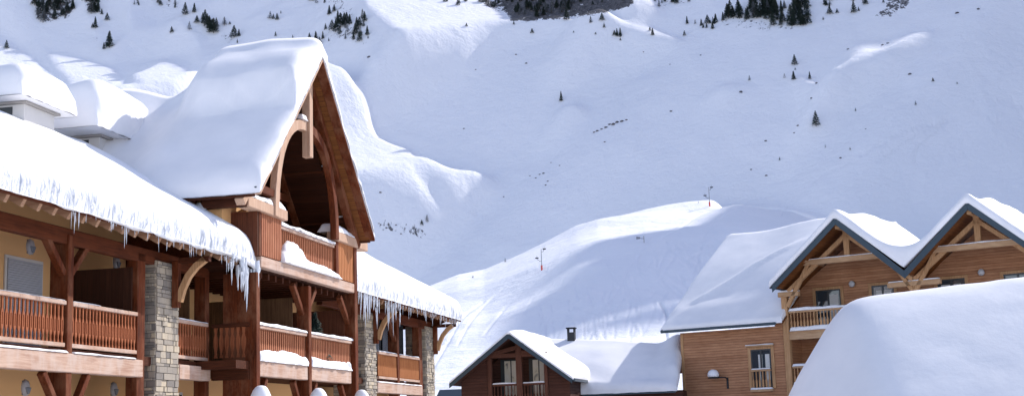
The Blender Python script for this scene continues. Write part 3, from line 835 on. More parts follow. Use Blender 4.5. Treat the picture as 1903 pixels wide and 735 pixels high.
# gable snow, left slope with the thick pillow near the ridge
def gdeck(t,w): return GA-GS*abs(t-GT)+ridgeA(w)*(1-abs(t-GT)/GH*.4)
def sm(a,b,x):
    q=min(1,max(0,(x-a)/(b-a))); return q*q*(3-2*q)
def gthick(t,w):
    d=abs(t-GT)
    pil=(1-sm(2.2,2.42,d+.16*sin(w*1.7)+.10*max(0,-w)))*sm(-2.1,-1.3,w)
    base=.36+.10*fbm(t,w,3,.4,2)
    if t>GT: return .34*(1-.45*sm(1,4.5,d))+.30*pil*(1-sm(.2,1.4,d))
    drift=.45*sm(-2.4,-4.6,w)*sm(5.2,1.5,d)
    return base+.28*pil+.60*pil*sm(.1,1.7,d)+drift+.16*sm(3.6,5,d)+.16*max(0,1-abs(d-3.6-(w+2)*.5)/.8)*sm(-.6,-1.6,w)
def gwmap(t,w):
    return t,w
GSN=snow_slab('roof_snow','deep shaded snow pillow heaped over the steep arched gable',LF,(GT,0,GA),GT-GH-.12,GT+GH+.05,-8.3,GW+.16,gdeck,gthick,(.45,.25,.8,.45),.14,2.8,'packed_snow',.035,.04)
# chimneys with snow caps
def chimney(t0,t1,w0,w1,zt,label,cap,capsize,base):
    # chimney block belongs to the building
    c=MB().box(t0,t1,w0,w1,8.2,zt).build('chimney','white_render',B,bevel=.01)
    MB().box(t0-.012,t0+.02,w0+.12,w1-.35,zt-.42,zt-.06).build('vent_opening','window_frame_dark',c)
    MB().box(t0-.12,t1+.12,w0-.12,w1+.12,zt,zt+.05).build('cap_slab','concrete',c)
    ct0,ct1,cw0,cw1,T=capsize
    snow_slab('chimney_snow',cap,LF,((t0+t1)/2,(w0+w1)/2,zt+.05),ct0,ct1,cw0,cw1,lambda t,w: zt+.06,lambda t,w:T*(1-.10*abs((t-(ct0+ct1)/2)/(ct1-ct0)*2)**2+.05*sin(w*1.5)),(.45,.65,.6,.5),.15,2.4,'packed_snow',.04,.05)
chimney(6.9,8.4,-5.9,-3.9,10.75,'',"large rounded snow cap on the white chimney nearest the left edge",(6.2,8.95,-6.6,-3.55,1.05),0)
chimney(10.9,12.5,-5.4,-3.9,10.66,'',"smaller snow cap on the second chimney, beside the steep gable",(9.8,13.5,-6.8,-3.4,1.55),0)
# snow on rails, ledges and beams
def strip_snow(label,t0,t1,w0,w1,z,T,rough=.03,r=.05,p=2.0,group=None,mat='packed_snow',step=.09,th=None,name='ledge_snow',fr=LF):
    return snow_slab(name,label,fr,((t0+t1)/2,(w0+w1)/2,z),t0,t1,w0,w1,lambda t,w:z,th or (lambda t,w:T*(1+.35*fbm(t,w,z,1.3,2))),(min(r,(t1-t0)/3),)*2+(min(r,(w1-w0)/2.2),)*2,step,p,mat,rough,0,group)
strip_snow('thin snow line on the handrail of the nearest left balcony',-3.7,2.4,-.11,.04,4.902,.022,.012)
strip_snow('thin snow on the handrail between the post and the wide board',2.78,4.0,-.11,.04,4.902,.03,.012)
strip_snow('flat snow strip on the weathered beam under the nearest balcony',-5.9,2.46,-.14,.12,3.742,.05,.02)
strip_snow('flat snow strip on the beam below the second balcony section',2.74,5.6,-.14,.12,3.742,.045,.02)
strip_snow('thin snow on the short handrail right of the stone pillar',8.05,9.84,-.11,.05,4.902,.04,.015)
strip_snow('snow line on the left handrail of the projecting bay',10.5,14.27,1.06,1.28,4.862,.085,.02,.06)
strip_snow('snow line on the right handrail of the projecting bay',14.53,18.5,1.06,1.28,4.862,.085,.02,.06)
strip_snow('ploughed snow heap at the foot of the left bay railing',10.5,14.27,1.02,1.30,3.862,.30,.05,.12,2.2,th=lambda t,w:.36+.10*fbm(t,w,0,1.3,3)-.02*(t-10))
strip_snow('ploughed snow heap at the foot of the right bay railing',14.53,18.3,1.02,1.32,3.862,.27,.05,.12,2.2,th=lambda t,w:.34+.10*fbm(t,w,3,1.3,3)-.02*(t-14))
strip_snow('ribbed snow heap leaning on the loggia slats under the gable',12.0,17.0,1.10,1.46,6.765,.5,.04,.16,2.2,th=lambda t,w:.14+.42*sm(12.0,12.6,t)*(1-sm(13.0,14.4,t))+.12*(1-sm(15.5,16.9,t))+.03*sin(t*22))
strip_snow('snow cushion on the left parapet beam of the loggia',9.5,12.2,.72,1.42,8.302,.28,.05,.2,2.0,th=lambda t,w:.16+.14*sm(10.4,11.8,t))
strip_snow('snow cushion on the right parapet beam of the loggia',16.65,19.6,.72,1.42,8.302,.28,.05,.2,2.0,th=lambda t,w:.34-.09*(t-16.6))
strip_snow('snow along the loggia handrail below the arch',12.1,16.9,1.04,1.34,7.862,.13,.05,.08,2.0)
for q,nm in ((1.3,'highest'),(2.75,'middle'),(4.2,'lowest')):
    z=gz(GT+q)-.15
    strip_snow('little snow bar on the %s purlin end under the right gable slope'%nm,GT+q-.11,GT+q+.11,.55,GW-.36,z-.145 if 0 else z+.0,.07,.01,.03)
strip_snow('thin snow on the handrail of the far wing, left of its post',25.2,27.5,-.11,.05,4.902,.045,.015)
strip_snow('thin snow on the handrail of the far wing, right of its post',27.9,30.7,-.11,.05,4.902,.045,.015)
strip_snow('flat snow strip on the beam of the far wing balcony',24.9,30.8,-.14,.12,3.722,.045,.015)
strip_snow('snow lump on the left arch foot of the gable truss',GT-.62,GT-.14,TW-.05,TW+.2,11.3,.14,.02,.06)
# snow-capped street lamps in front of the chalet
def street_lamp(t,w,label,zt=3.0,rr=.24):
    o=thing('street_lamp',label,'street lamp',WORLD,(t,w,0),'snow-capped street lamps before the chalet')
    MB().lathe((t,w,0),[(.09,0),(.09,.5),(.05,.55),(.045,zt-.42)],12).build('pole','black_metal',o,smooth=False)
    MB().lathe((t,w,zt-.42),[(.05,0),(.16,.05),(rr*.9,.10),(rr*.9,.16),(.08,.2)],18).build('lamp_head','black_metal',o)
    MB().lathe((t,w,zt-.28),[(rr*.92,0),(rr*1.08,.05),(rr*1.14,.12),(rr*1.16,.20),(rr*1.12,.30),(rr*1.0,.40),(rr*.84,.49),(rr*.62,.56),(rr*.38,.605),(rr*.12,.62)],24).warp(.035,t).build('snow_cap','packed_snow',o,smooth=True)

for (px,py,dep,rr,lb) in ((485,711,33.5,.235,'nearest of the three snow-capped street lamps, by the big bay post'),(592,716,38,.235,'middle of the three snow-capped street lamps'),(672,720,43.5,.235,'farthest of the three snow-capped street lamps, beside the far stone pillar')):
    d=ray(px,py)*dep; street_lamp(d[0],-d[1],lb,d[2]+CZ-.39,rr)

# ================================================================ RIGHT TIMBER BUILDING
_d=ray(-3000,801.6+.0332*(951+3000)); _e=Vector((-_d[0],-_d[1],0)).normalized()
_a=ray(1455,600)*68
RF=Frame((_a[0],_a[1],0),atan2(_e.y,_e.x))
RB=thing('timber_building','honey timber building with twin dark-edged gables and a lower side wing','house',RF,(3.6,-3,0))
g1,g2=3.55,9.80; gh=3.38; GZ=11.30; gf=8.38; gs=(GZ-gf)/gh; GW2=1.35
g0t,g3t=g1-gh,g2+gh; valley=(g1+g2)/2
def rb(m,n,mt,b=.012,par=None,**k): return m.build(n,mt,par or RB,bevel=b,**k)
# wing
m=MB(); m.box(-5.62,-.02,-.22,0,0,6.45); rb(m,'wing_wall','honey_siding')
m=MB(); m.box(-5.62,-5.42,-8,-.22,0,6.45); rb(m,'side_wall','honey_siding',0)
MB().box(-5.66,-5.50,-.1,.03,0,6.45).build('corner_board','honey_timber',RB)
# gable wall
m=MB(); m.prism([(.02,0),(13.3,0),(13.3,gf),(g2,GZ-.5),(valley,gf+.1),(g1,GZ-.5),(.02,gf-.1)],'w',-2.2,-2.0); rb(m,'gable_wall','honey_siding',0)
m=MB(); m.box(13.1,13.3,-12,-2.2,0,8); m.box(-5.4,13.1,-12.2,-12,0,8); rb(m,'rear_wall','honey_siding',0)
MB().box(-.02,.10,-2.0,-.2,0,8.2).build('side_wall','honey_siding',RB)
# balcony floors / beams / posts
for z in (6.14,3.46,.8):
    MB().box(.1,13.3,-2,.0,z-.16,z).build('balcony_floor','honey_timber_long',RB)
    MB().box(.25,13.3,-.20,.06,z-.42,z-.14).build('floor_beam','honey_timber_long',RB,bevel=.015)
for t in (.16,valley,13.2): MB().box(t-.15,t+.15,-.2,.10,0,8.05).build('post','honey_timber',RB,bevel=.015)
# trusses
def rbeam(t0,z0,t1,z1,w,d=.2,h=.24,name='brace',mat='honey_timber'):
    return MB().beam((t0,w,z0),(t1,w,z1),d,h,up=(0,1,0)).build(name,mat,RB,bevel=.012)
for g in (g1,g2):
    rbeam(g-2.3,9.42,g+2.25,9.42,.12,.26,.24,'tie_beam','honey_timber_long')
    MB().box(g-.14,g+.14,-.1,.12,9.3,GZ-.45).build('king_post','honey_timber',RB,bevel=.012)
    for s in (-1,1):
        rbeam(g+s*.05,GZ-.72,g+s*3.15,8.10,.0,.2,.24,'rafter')
        rbeam(g+s*3.22,7.35,g+s*2.0,9.35,.06,.18,.20,'brace')
        MB().box(g+s*2.06-.1,g+s*2.06+.1,-2,.5,9.42,9.66).build('purlin','honey_timber_long',RB)
    MB().box(g-.11,g+.11,-2,GW2-.15,GZ-.52,GZ-.28).build('ridge_beam','honey_timber',RB)
for t0,t1 in ((-.12,.95),(valley-1.25,valley+1.25),(12.4,13.4)):
    MB().box(t0,t1,-.16,.16,7.85,8.08).build('corbel_beam','honey_timber_long',RB,bevel=.015)
# roof: fascia + soffit
m=MB()
zz=[(g0t-.05,gf-.04),(g1,GZ),(valley,gf+.06),(g2,GZ),(g3t+.05,gf-.04)]
for (a,za),(b,zb) in zip(zz,zz[1:]):
    m.add([L(a,GW2,za),L(b,GW2,zb),L(b,-8.2,zb),L(a,-8.2,za),L(a,GW2,za-.1),L(b,GW2,zb-.1),L(b,-8.2,zb-.1),L(a,-8.2,za-.1)],[(0,1,2,3),(7,6,5,4),(0,4,5,1),(2,6,7,3),(1,5,6,2),(3,7,4,0)])
RR=m.build('gable_roof','soffit_planks',RB)
for (a,za),(b,zb) in zip(zz,zz[1:]):
    m=MB(); m.prism([(a,za+.03),(b,zb+.03),(b,zb-.34),(a,za-.34)],'w',GW2+.003,GW2+.06); m.build('fascia_board','blue_grey_metal',RR,bevel=.008)
MB().box(g0t-.22,g0t-.06,-8,GW2,gf-.18,gf-.02).build('gutter','blue_grey_metal',RR,bevel=.02)
def mainz(w): return 6.55+.60*(.62-w) if w>-8.2 else 6.55+.60*8.82-.6*(-8.2-w)
m=MB(); m.prism([(.66,6.50),(-8.2,mainz(-8.2)-.05),(-12.6,mainz(-12.6)-.05),(-12.6,mainz(-12.6)+.04),(-8.2,mainz(-8.2)+.04),(.66,6.59)],'t',-6.35,g0t+.1); m.build('wing_roof','soffit_planks',RB)
m=MB(); m.prism([(-7.0,9.8),(-8.2,mainz(-8.2)-.05),(-12.6,mainz(-12.6)-.05),(-12.6,mainz(-12.6)+.04),(-8.2,mainz(-8.2)+.04),(-7.0,9.9)],'t',g0t+.1,3.6); m.build('main_roof','soffit_planks',RB)
MB().box(-6.42,g0t-.25,.66,.76,6.46,6.60).build('eave_gutter','blue_grey_metal',RB,bevel=.02)
MB().prism([(.70,6.46),(-8.2,mainz(-8.2)-.12),(-8.2,mainz(-8.2)+.05),(.70,6.62)],'t',-6.40,-6.34).build('verge_board','blue_grey_metal',RB)
# windows and doors
def rwin(t0,t1,z0,z1,w,panes=2,frame='honey_timber',curt=True,par=RB,fm='window_frame_dark'):
    o=MB().box(t0-.16,t0,w,w+.06,z0,z1+.14).box(t1,t1+.16,w,w+.06,z0,z1+.14).box(t0,t1,w,w+.06,z1,z1+.14).build('window',frame,par,bevel=.008)
    MB().box(t0,t1,w+.004,w+.012,z0,z1).build('pane','window_glass',o)
    m=MB(); m.box(t0,t0+.07,w+.014,w+.05,z0,z1).box(t1-.07,t1,w+.014,w+.05,z0,z1).box(t0+.07,t1-.07,w+.014,w+.05,z1-.07,z1).box(t0+.07,t1-.07,w+.014,w+.05,z0,z0+.07)
    for k in range(1,panes):
        c=t0+(t1-t0)*k/panes; m.box(c-.045,c+.045,w+.014,w+.055,z0+.07,z1-.07)
    m.build('frame',fm,o)
    if curt:
        m=MB(); 
        for (a,b) in curt:
            n=10
            for i in range(n):
                q0=a+(b-a)*i/n;q1=a+(b-a)*(i+1)/n; m.box(q0,q1,w+.0125,w+.016+.004*(i%2),z0+.08,z1-.25)
        m.build('curtain','curtain_cloth',o)
    return o
rwin(1.05,2.35,6.2,8.22,-2.0,2,curt=[(1.75,2.2)]); rwin(3.95,5.05,6.2,8.22,-2.0,2,curt=[(4.15,4.9)])
rwin(7.2,8.5,6.2,8.22,-2.0,2,curt=[(7.35,7.85),(7.95,8.3)]); rwin(10.3,11.6,6.2,8.22,-2.0,2,curt=[(10.5,11.2)])
rwin(1.9,3.1,3.5,5.5,-2.0,2,curt=None); rwin(7.2,8.5,3.5,5.5,-2.0,2,curt=None); rwin(4.2,5.3,3.5,5.5,-2.0,2,curt=None)
wz=rwin(-1.80,-.72,3.42,5.36,0.0,2,curt=[(-1.42,-1.2),(-1.05,-.82)])
# juliet balcony on the wing window
def small_rail(t0,t1,w,z0,z1,par,mat='honey_timber',pitch=.16):
    return railing(par,t0,t1,w,z0,z1,'slat',mat,pitch,'honey_timber_long')
small_rail(-1.78,-.74,.17,3.36,4.36,RB,'slat_honey' if 0 else 'honey_timber')
MB().box(-2.02,-.52,0,.22,5.50,5.56).build('window_hood','honey_timber_long',RB)
MB().box(-1.85,-.68,.02,.24,3.28,3.38).build('sill','honey_timber_long',RB)
def rrail(t0,t1,z0,z1):
    return railing(RB,t0,t1,.02,z0,z1,'fret2' if 0 else 'slat','honey_timber',.17,'honey_timber_long')
rrail(.36,valley-.2,6.14,7.12); rrail(valley+.2,13.0,6.14,7.12); rrail(.36,valley-.2,3.46,4.42); rrail(valley+.2,13.0,3.46,4.42)
def rlight(t,z,label):
    o=thing('wall_light',label,'wall lamp',RF,(t,-2,z),'round wall lights of the timber building')
    MB().box(t-.1,t+.1,-2.0,-1.95,z-.1,z+.1).build('back_plate','grey_metal',o)
    MB().lathe((t,-1.86,z),[(.02,-.16),(.11,-.13),(.16,-.03),(.15,.06),(.09,.14),(.02,.16)],14,(1,.6)).build('lamp_globe','lamp_cover',o,smooth=True)
rlight(3.0,8.40,'round wall lamp between the two doors under the left gable'); rlight(9.32,8.40,'round wall lamp between the two doors under the right gable')
# snow-capped arm lamp on the wing
o=thing('arm_lamp','small arm lamp under a white snow dome, on the wing wall','wall lamp',RF,(-3.15,.05,4.0))
MB().box(-3.2,-3.1,.0,.05,3.5,4.05).build('back_plate','black_metal',o,bevel=.006)
MB().tube([(-3.15,.05,3.98),(-3.15,.22,4.06),(-3.3,.40,4.08),(-3.75,.45,4.08)],.03,8).build('arm','black_metal',o)
MB().lathe((-3.72,.45,4.04),[(.10,-.02),(.26,0),(.27,.05),(.1,.08)],18).build('lamp_head','black_metal',o)
MB().lathe((-3.72,.45,4.11),[(.25,0),(.29,.05),(.28,.18),(.21,.30),(.10,.36),(.02,.37)],18).build('snow_cap','packed_snow',o,smooth=True)
# --- snow
def gzz(t):
    z=GZ-gs*abs(t-g1); z2=GZ-gs*abs(t-g2); return max(z,z2) 
def smx(a,b,k):
    h=min(1,max(0,.5+.5*(a-b)/k)); return b+(a-b)*h+k*h*(1-h)
def rthick(t,w):
    d1=abs(t-g1);d2=abs(t-g2)
    T=.44+.06*fbm(t,w,5,.45,2)
    vf=smx(GZ-gs*d1,GZ-gs*d2,2.3)-gzz(t)
    m_=mainz(w)+.35-gzz(t)
    ridge=.12*(1-sm(0,.8,min(d1,d2)))
    return max(T+vf*1.0+.22*sm(-.2,-3,w), m_ if (w<-.5 and t<g1) else -9)+.10*sm(.2,-2.5,w)
snow_slab('roof_snow','thick snow rolling over the twin gables of the honey timber building',RF,(g1,0,GZ),g0t-.16,g3t+.2,-8.4,GW2+.08,lambda t,w:gzz(t),rthick,(.28,.3,.6,.22),.16,2.4,'packed_snow',.03,.05)
def wthick(t,w):
    return (.40+.06*fbm(t,w,9,.3,2))*(.40+.60*sm(.8,-.8,w))+.35*sm(-4.2,-.5,t)*sm(.3,-2.5,w)+.25*sm(-1.2,-4,w)+.26*max(0,1-abs((t+5.2)-(-w-1.2)*.95)/.45)**.7*sm(-.9,-1.5,w)*(1-sm(-4.5,-6,w))+.10*sm(0,.5,(t+5.2)-(-w-1.2)*.95)
snow_slab('roof_snow','deep snow on the low wing roof left of the twin gables',RF,(-3,.4,6.6),-6.5,g0t+.05,-8.9,.68,lambda t,w:mainz(w)+.03,wthick,(.4,.1,.9,.16),.2,2.4,'packed_snow',.03,.0)
def rs(label,t0,t1,w0,w1,z,T,**k): return strip_snow(label,t0,t1,w0,w1,z,T,fr=RF,**k)
rs('thick snow on the upper balcony rail of the left gable',.36,valley-.2,-.14,.12,7.122,.15,r=.08)
rs('thick snow on the upper balcony rail of the right gable',valley+.2,13,-.14,.12,7.122,.15,r=.08)
rs('snow band on the upper balcony floor edge, above the beam',.36,valley-.2,-.3,.12,6.142,.20,r=.08)
rs('snow on the lower balcony rail, half hidden by the snow bank',.36,valley-.2,-.14,.12,4.422,.13,r=.08)
rs('snow band on the lower balcony floor edge beside the corner post',.36,valley-.2,-.3,.12,3.462,.18,r=.08)
rs('snow line on the tie beam of the left gable',g1-2.2,g1+2.2,.0,.24,9.543,.05,r=.04)
rs('snow line on the tie beam of the right gable',g2-2.2,g2+2.2,.0,.24,9.543,.05,r=.04)
rs('snow lump on the corner corbel by the wing roof',-.1,.9,-.14,.14,8.083,.10,r=.06)
rs('snow line on the corbel in the valley between the gables',valley-1.2,valley+1.2,-.14,.14,8.083,.07,r=.05)
rs('thin snow on the hood of the wing window',-2.0,-.54,.06,.21,5.563,.04,r=.03)
rs('snow on the sill of the wing window',-1.84,-.7,.03,.235,3.383,.10,r=.05)
rs('thin snow on the small railing of the wing window',-1.76,-.76,.08,.2,4.363,.06,r=.04)

# ================================================================ MIDDLE CHALET
_d=ray(-10000,801.6+.0332*(951+10000)); _e=Vector((-_d[0],-_d[1],0)).normalized(); _a=ray(951,720)*67
MF=Frame((_a[0],_a[1],0),atan2(_e.y,_e.x))
MC=thing('dark_chalet','dark brown timber chalet with a blue-grey edged gable and black chimney','chalet',MF,(.1,-3,0))
mg=.16; mh=2.92; MZ=6.42; mf=4.20; mW=.95; mgs=(MZ-mf)/mh
# wall with recessed loggia
m=MB(); m.prism([(-2.55,0),(-1.05,0),(-1.05,5.36),(-1.6,5.0),(-2.55,4.2)],'w',-.2,0); m.prism([(1.70,0),(2.9,0),(2.9,4.15),(1.9,5.0),(1.70,5.36)],'w',-.2,0)
m.box(-1.05,1.70,-.2,0,0,2.9); m.build('front_wall','brown_siding',MC)
m=MB(); m.prism([(-2.55,2.9),(2.9,2.9),(2.9,4.15),(mg,MZ-.3),(-2.55,4.2)],'w',-1.5,-1.35); m.build('loggia_wall','brown_siding',MC)
m=MB(); m.box(-2.55,-2.35,-8,-.2,0,4.1); m.box(2.7,2.9,-8,-.2,0,4.1); m.build('side_wall','brown_siding',MC)
m=MB(); m.prism([(-2.55,0),(2.9,0),(2.9,4.15),(mg,MZ-.3),(-2.55,4.2)],'w',-8.2,-8.0); m.build('rear_wall','brown_siding',MC)
MB().box(-1.05,1.7,-1.35,.02,2.88,3.02).build('loggia_floor','brown_timber',MC)
def mb_(t0,z0,t1,z1,w=.0,d=.2,h=.2,n='brace'): return MB().beam((t0,w,z0),(t1,w,z1),d,h,up=(0,1,0)).build(n,'brown_timber',MC,bevel=.01)
MB().box(-1.15,1.80,-.16,.08,5.30,5.50).build('tie_beam','brown_timber',MC,bevel=.012)
MB().box(.26,.56,-.14,.10,2.9,MZ-.42).build('king_post','brown_timber',MC,bevel=.012)
MB().box(-1.17,-.97,-.14,.10,2.9,5.3).build('post','brown_timber',MC,bevel=.012); MB().box(1.66,1.84,-.14,.10,2.9,5.3).build('post','brown_timber',MC,bevel=.012)
mb_(.3,MZ-.65,-.95,5.48); mb_(.5,MZ-.9,1.6,5.50)
# glazing
for a,b in ((-.85,.22),(.60,1.62)):
    o=MB().box(a,b,-1.35,-1.30,3.0,5.28).build('window','window_frame_dark',MC)
    c=(a+b)/2
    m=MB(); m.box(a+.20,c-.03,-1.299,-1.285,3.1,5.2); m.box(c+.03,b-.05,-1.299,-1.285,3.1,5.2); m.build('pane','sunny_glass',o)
railing(MC,-.95,.24,.02,3.0,4.02,'slat','brown_timber',.16,'brown_timber'); railing(MC,.58,1.66,.02,3.0,4.02,'slat','brown_timber',.16,'brown_timber')
# roof deck + fascia
m=MB()
for s in (-1,1):
    a=(mg,MZ); b=(mg+s*(mh+.08),mf-.05)
    m.add([L(a[0],mW,a[1]),L(b[0],mW,b[1]),L(b[0],-8.4,b[1]),L(a[0],-8.4,a[1]),L(a[0],mW,a[1]-.12),L(b[0],mW,b[1]-.12),L(b[0],-8.4,b[1]-.12),L(a[0],-8.4,a[1]-.12)],[(0,1,2,3),(7,6,5,4),(0,4,5,1),(2,6,7,3),(1,5,6,2),(3,7,4,0)])
mr=m.build('gable_roof','brown_timber',MC)
for s in (-1,1):
    m=MB(); m.prism([(mg,MZ+.03),(mg+s*(mh+.12),mf-.06),(mg+s*(mh+.12),mf-.30),(mg,MZ-.26)],'w',mW+.003,mW+.07); m.build('fascia_board','blue_grey_metal',mr,bevel=.008)
MB().box(mg+mh+.1,mg+mh+.24,-2.6,mW,mf-.2,mf-.06).build('gutter','blue_grey_metal',mr)
# lower body to the right
EW=-2.9
m=MB(); m.box(2.9,7.9,-8.2,EW-.7,0,3.5); m.build('side_wing_wall','brown_siding',MC)
m=MB(); m.box(3.0,7.65,EW-.0,EW+.10,3.36,3.52); m.build('eave_gutter','blue_grey_metal',MC)
def mr_z(w):
    return 3.52+.56*(EW-w) if w>-7.2 else 3.52+.56*(EW+7.2)-.56*(-7.2-w)
m=MB(); m.prism([(EW,3.42),(-7.2,mr_z(-7.2)-.1),(-9.5,mr_z(-9.5)-.1),(-9.5,mr_z(-9.5)),(-7.2,mr_z(-7.2)),(EW,3.52)],'t',-.4,7.60); m.build('side_wing_roof','brown_timber',MC)
# snow
def mgz(t): return MZ-mgs*abs(t-mg)
snow_slab('roof_snow','snow on the left slope and gable of the dark brown chalet',MF,(mg,0,MZ),mg-mh-.12,mg+mh+.18,-8.5,mW+.06,lambda t,w:mgz(t)+.0,
    lambda t,w:(.24+.05*fbm(t,w,2,.5,2))*(.6+.4*sm(.95,.1,w))+.14*sm(.5,-1.5,w)+.25*sm(1.2,3.0,t)*sm(-.5,-2.4,w),(.25,.3,.6,.2),.16,2.4,'packed_snow',.025,.04)
def m2z(t,w):
    return mr_z(w)
def m2t(t,w):
    base=.62-.055*(t-1)+.06*fbm(t,w,4,.4,2)
    sad=-.15*sm(4.0,5.8,t)*(1-sm(6.4,7.6,t))*sm(-3.2,-5.0,w)
    hump=.22*sm(5.0,3.2,t)*sm(EW-.4,EW-1.6,w)*sm(-7.2,-5.5,w)
    right=.35*sm(6.2,7.4,t)*sm(-3.4,-4.2,w)
    hollow=-.22*sm(4.9,5.7,t)*(1-sm(6.2,7.2,t))*(1-sm(-3.6,-5.0,w))*sm(EW-.2,EW-.9,w)
    return max(.16,base+sad+hump+right+hollow)
snow_slab('roof_snow','wide wavy snow field on the low roof between dark chalet and honey building',MF,(5.5,EW,3.5),-.6,7.72,-9.4,EW+.12,m2z,m2t,(.2,.4,.9,.30),.16,2.8,'packed_snow',.03,.03)
strip_snow('thin snow on the left loggia rail of the dark chalet',-.95,.24,-.1,.1,4.022,.07,fr=MF)
strip_snow('thin snow on the right loggia rail of the dark chalet',.58,1.66,-.1,.1,4.022,.07,fr=MF)
# chimney
cp=None
for xx in (0,):
    d=ray(1062,621); d=d*(74.0)
    q=MF.M.inverted()@Vector((d[0],d[1],0)); ct,cw=q.x,-q.y
    cz=d[2]+CZ
c=MB().box(ct-.20,ct+.20,cw-.2,cw+.2,cz-1.2,cz+.12).build('chimney','black_metal',MC,bevel=.01)
for a in (-.17,.17):
    for b in (-.17,.17): MB().box(ct+a-.03,ct+a+.03,cw+b-.03,cw+b+.03,cz+.12,cz+.32).build('cowl_post','black_metal',c); MB().box(ct-.25,ct+.25,cw-.25,cw+.25,cz+.32,cz+.38).build('cowl_top','black_metal',c)
# dark gap building behind (tall narrow wall between wing and chalet)
o=thing('garden_shed','small grey timber shed peeping out left of the dark chalet','shed',MF,(-3.9,-3.5,0))
MB().box(-4.6,-3.0,-5,-2.6,0,3.1).build('wall','panel_grey',o); MB().prism([(-2.3,3.0),(-3.8,3.9),(-5.3,3.0),(-5.3,3.1),(-3.8,4.0),(-2.3,3.1)],'t',-4.8,-2.9).build('roof','blue_grey_metal',o)

# ================================================================ SNOW BANK, foreground right
def bank():
    n=110; k=70; mb=MB()
    # crest line in world x at y ~ 30 ; rises to the right
    for i in range(n+1):
        x=4.9+(24-4.9)*(i/n)**1.25
        for j in range(k+1):
            v=j/k; y=25.5+9.5*v
            # base lozenge: crest height
            cz_=np.mean([np.interp(x+e,[4.4,5.3,5.85,6.22,6.92,7.16,7.42,7.8,11.1,16,24],[-.8,1.1,2.15,2.85,3.88,4.17,4.31,4.38,4.68,5.1,5.6]) for e in (-.09,-.03,.03,.09)])
            yc=30.0+.05*(x-8)
            f=(y-yc)
            if f<0: z=cz_-1.0*(sqrt(f*f+.22)-sqrt(.22))
            else: z=cz_-.25*(sqrt(f*f+.4)-sqrt(.4))-.03*f*f
            z+=.02*fbm(x,y,0,.2,2)+.018*fbm(x*.5,y*2.2,1,2.0,3)
            mb.v.append(L(x,-y,max(z,.0)))
    for i in range(n):
        for j in range(k): a=i*(k+1)+j; mb.f.append((a,a+k+1,a+k+2,a+1))
    c=len(mb.v)
    ring=[(i,0) for i in range(n+1)]+[(n,j) for j in range(1,k+1)]+[(i,k) for i in range(n-1,-1,-1)]+[(0,j) for j in range(k-1,0,-1)]
    for i,j in ring: q=mb.v[i*(k+1)+j]; mb.v.append(Vector((q.x,q.y,-.6)))
    for q in range(len(ring)):
        a=ring[q];b=ring[(q+1)%len(ring)]; mb.f.append((a[0]*(k+1)+a[1],b[0]*(k+1)+b[1],c+(q+1)%len(ring),c+q))
    mb.f.append(tuple(range(c,c+len(ring))))
    return single(mb,'snow_bank','packed_snow','huge smooth shaded snow bank in the right foreground','snow bank',WORLD,(10,-30,0),smooth=True)
bank()

# ================================================================ TERRAIN MESH
U,Sg,Zg,_x,_y,_lit=build_terrain()
ca_,sa_=cos(SUN_A),sin(SUN_A)
def ground_np(x,y):
    return bil(U,Sg,Zg,x*sa_-y*ca_,x*ca_+y*sa_)
TRACKS=[([(1225,560),(1238,585),(1236,610),(1244,640),(1262,655)],3.2,.5),([(1330,560),(1300,600),(1260,640)],2,.3),
 ([(1340,385),(1300,400),(1262,424),(1230,440)],2.4,.35),([(985,560),(1010,575),(1000,610),(970,640)],2.0,.22),
 ([(1085,500),(1070,530),(1075,560),(1050,600)],2.4,.22),([(1120,480),(1140,520),(1130,560),(1145,600)],2.4,.22),([(1190,470),(1160,520),(1180,570),(1170,620)],2.4,.2),
 ([(900,560),(860,590),(830,640),(800,690)],3,.4),([(980,505),(930,540),(880,590),(850,640)],3,.35),([(1060,470),(1000,520),(950,560),(900,620)],3,.3),
 ([(1600,290),(1640,262),(1690,240),(1740,225)],2.4,.5),([(1630,300),(1670,270),(1700,250),(1765,218)],2.4,.5),([(1700,300),(1705,272),(1728,250),(1762,222)],2.6,.5),
 ([(1560,310),(1590,290),(1650,262)],2.2,.4),([(1450,400),(1480,370),(1520,330),(1590,300)],2.2,.4),([(1380,360),(1440,340),(1520,310)],2.2,.4),
 ([(1250,470),(1290,500),(1320,540)],2.2,.25),([(1210,500),(1260,520),(1300,560)],2.2,.22),([(1330,430),(1300,460),(1340,490),(1310,540)],2.2,.22)]
rt=np.random.default_rng(5)
for q in range(26):      # tangle of ski tracks at the upper right
    x0=rt.uniform(1760,1890); y0=rt.uniform(60,210); a=rt.uniform(-.9,.2); pts=[(x0,y0)]
    for i in range(4): a+=rt.uniform(-.5,.5); pts.append((pts[-1][0]+22*cos(a),pts[-1][1]-22*sin(a)))
    TRACKS.append((pts,1.6,.35))
for q in range(44):
    x0=rt.uniform(1180,1340); y0=rt.uniform(440,560); a=rt.uniform(-1.9,.4); pts=[(x0,y0)]
    for i in range(4): a+=rt.uniform(-.5,.5); pts.append((pts[-1][0]+16*cos(a),pts[-1][1]-16*sin(a)))
    TRACKS.append((pts,1.6,.26))
for q in range(30):
    x0=rt.uniform(1000,1200); y0=rt.uniform(500,600); a=rt.uniform(-2.0,-1.0); pts=[(x0,y0)]
    for i in range(5): a+=rt.uniform(-.45,.45); pts.append((pts[-1][0]+15*cos(a),pts[-1][1]-15*sin(a)))
    TRACKS.append((pts,1.7,.28))
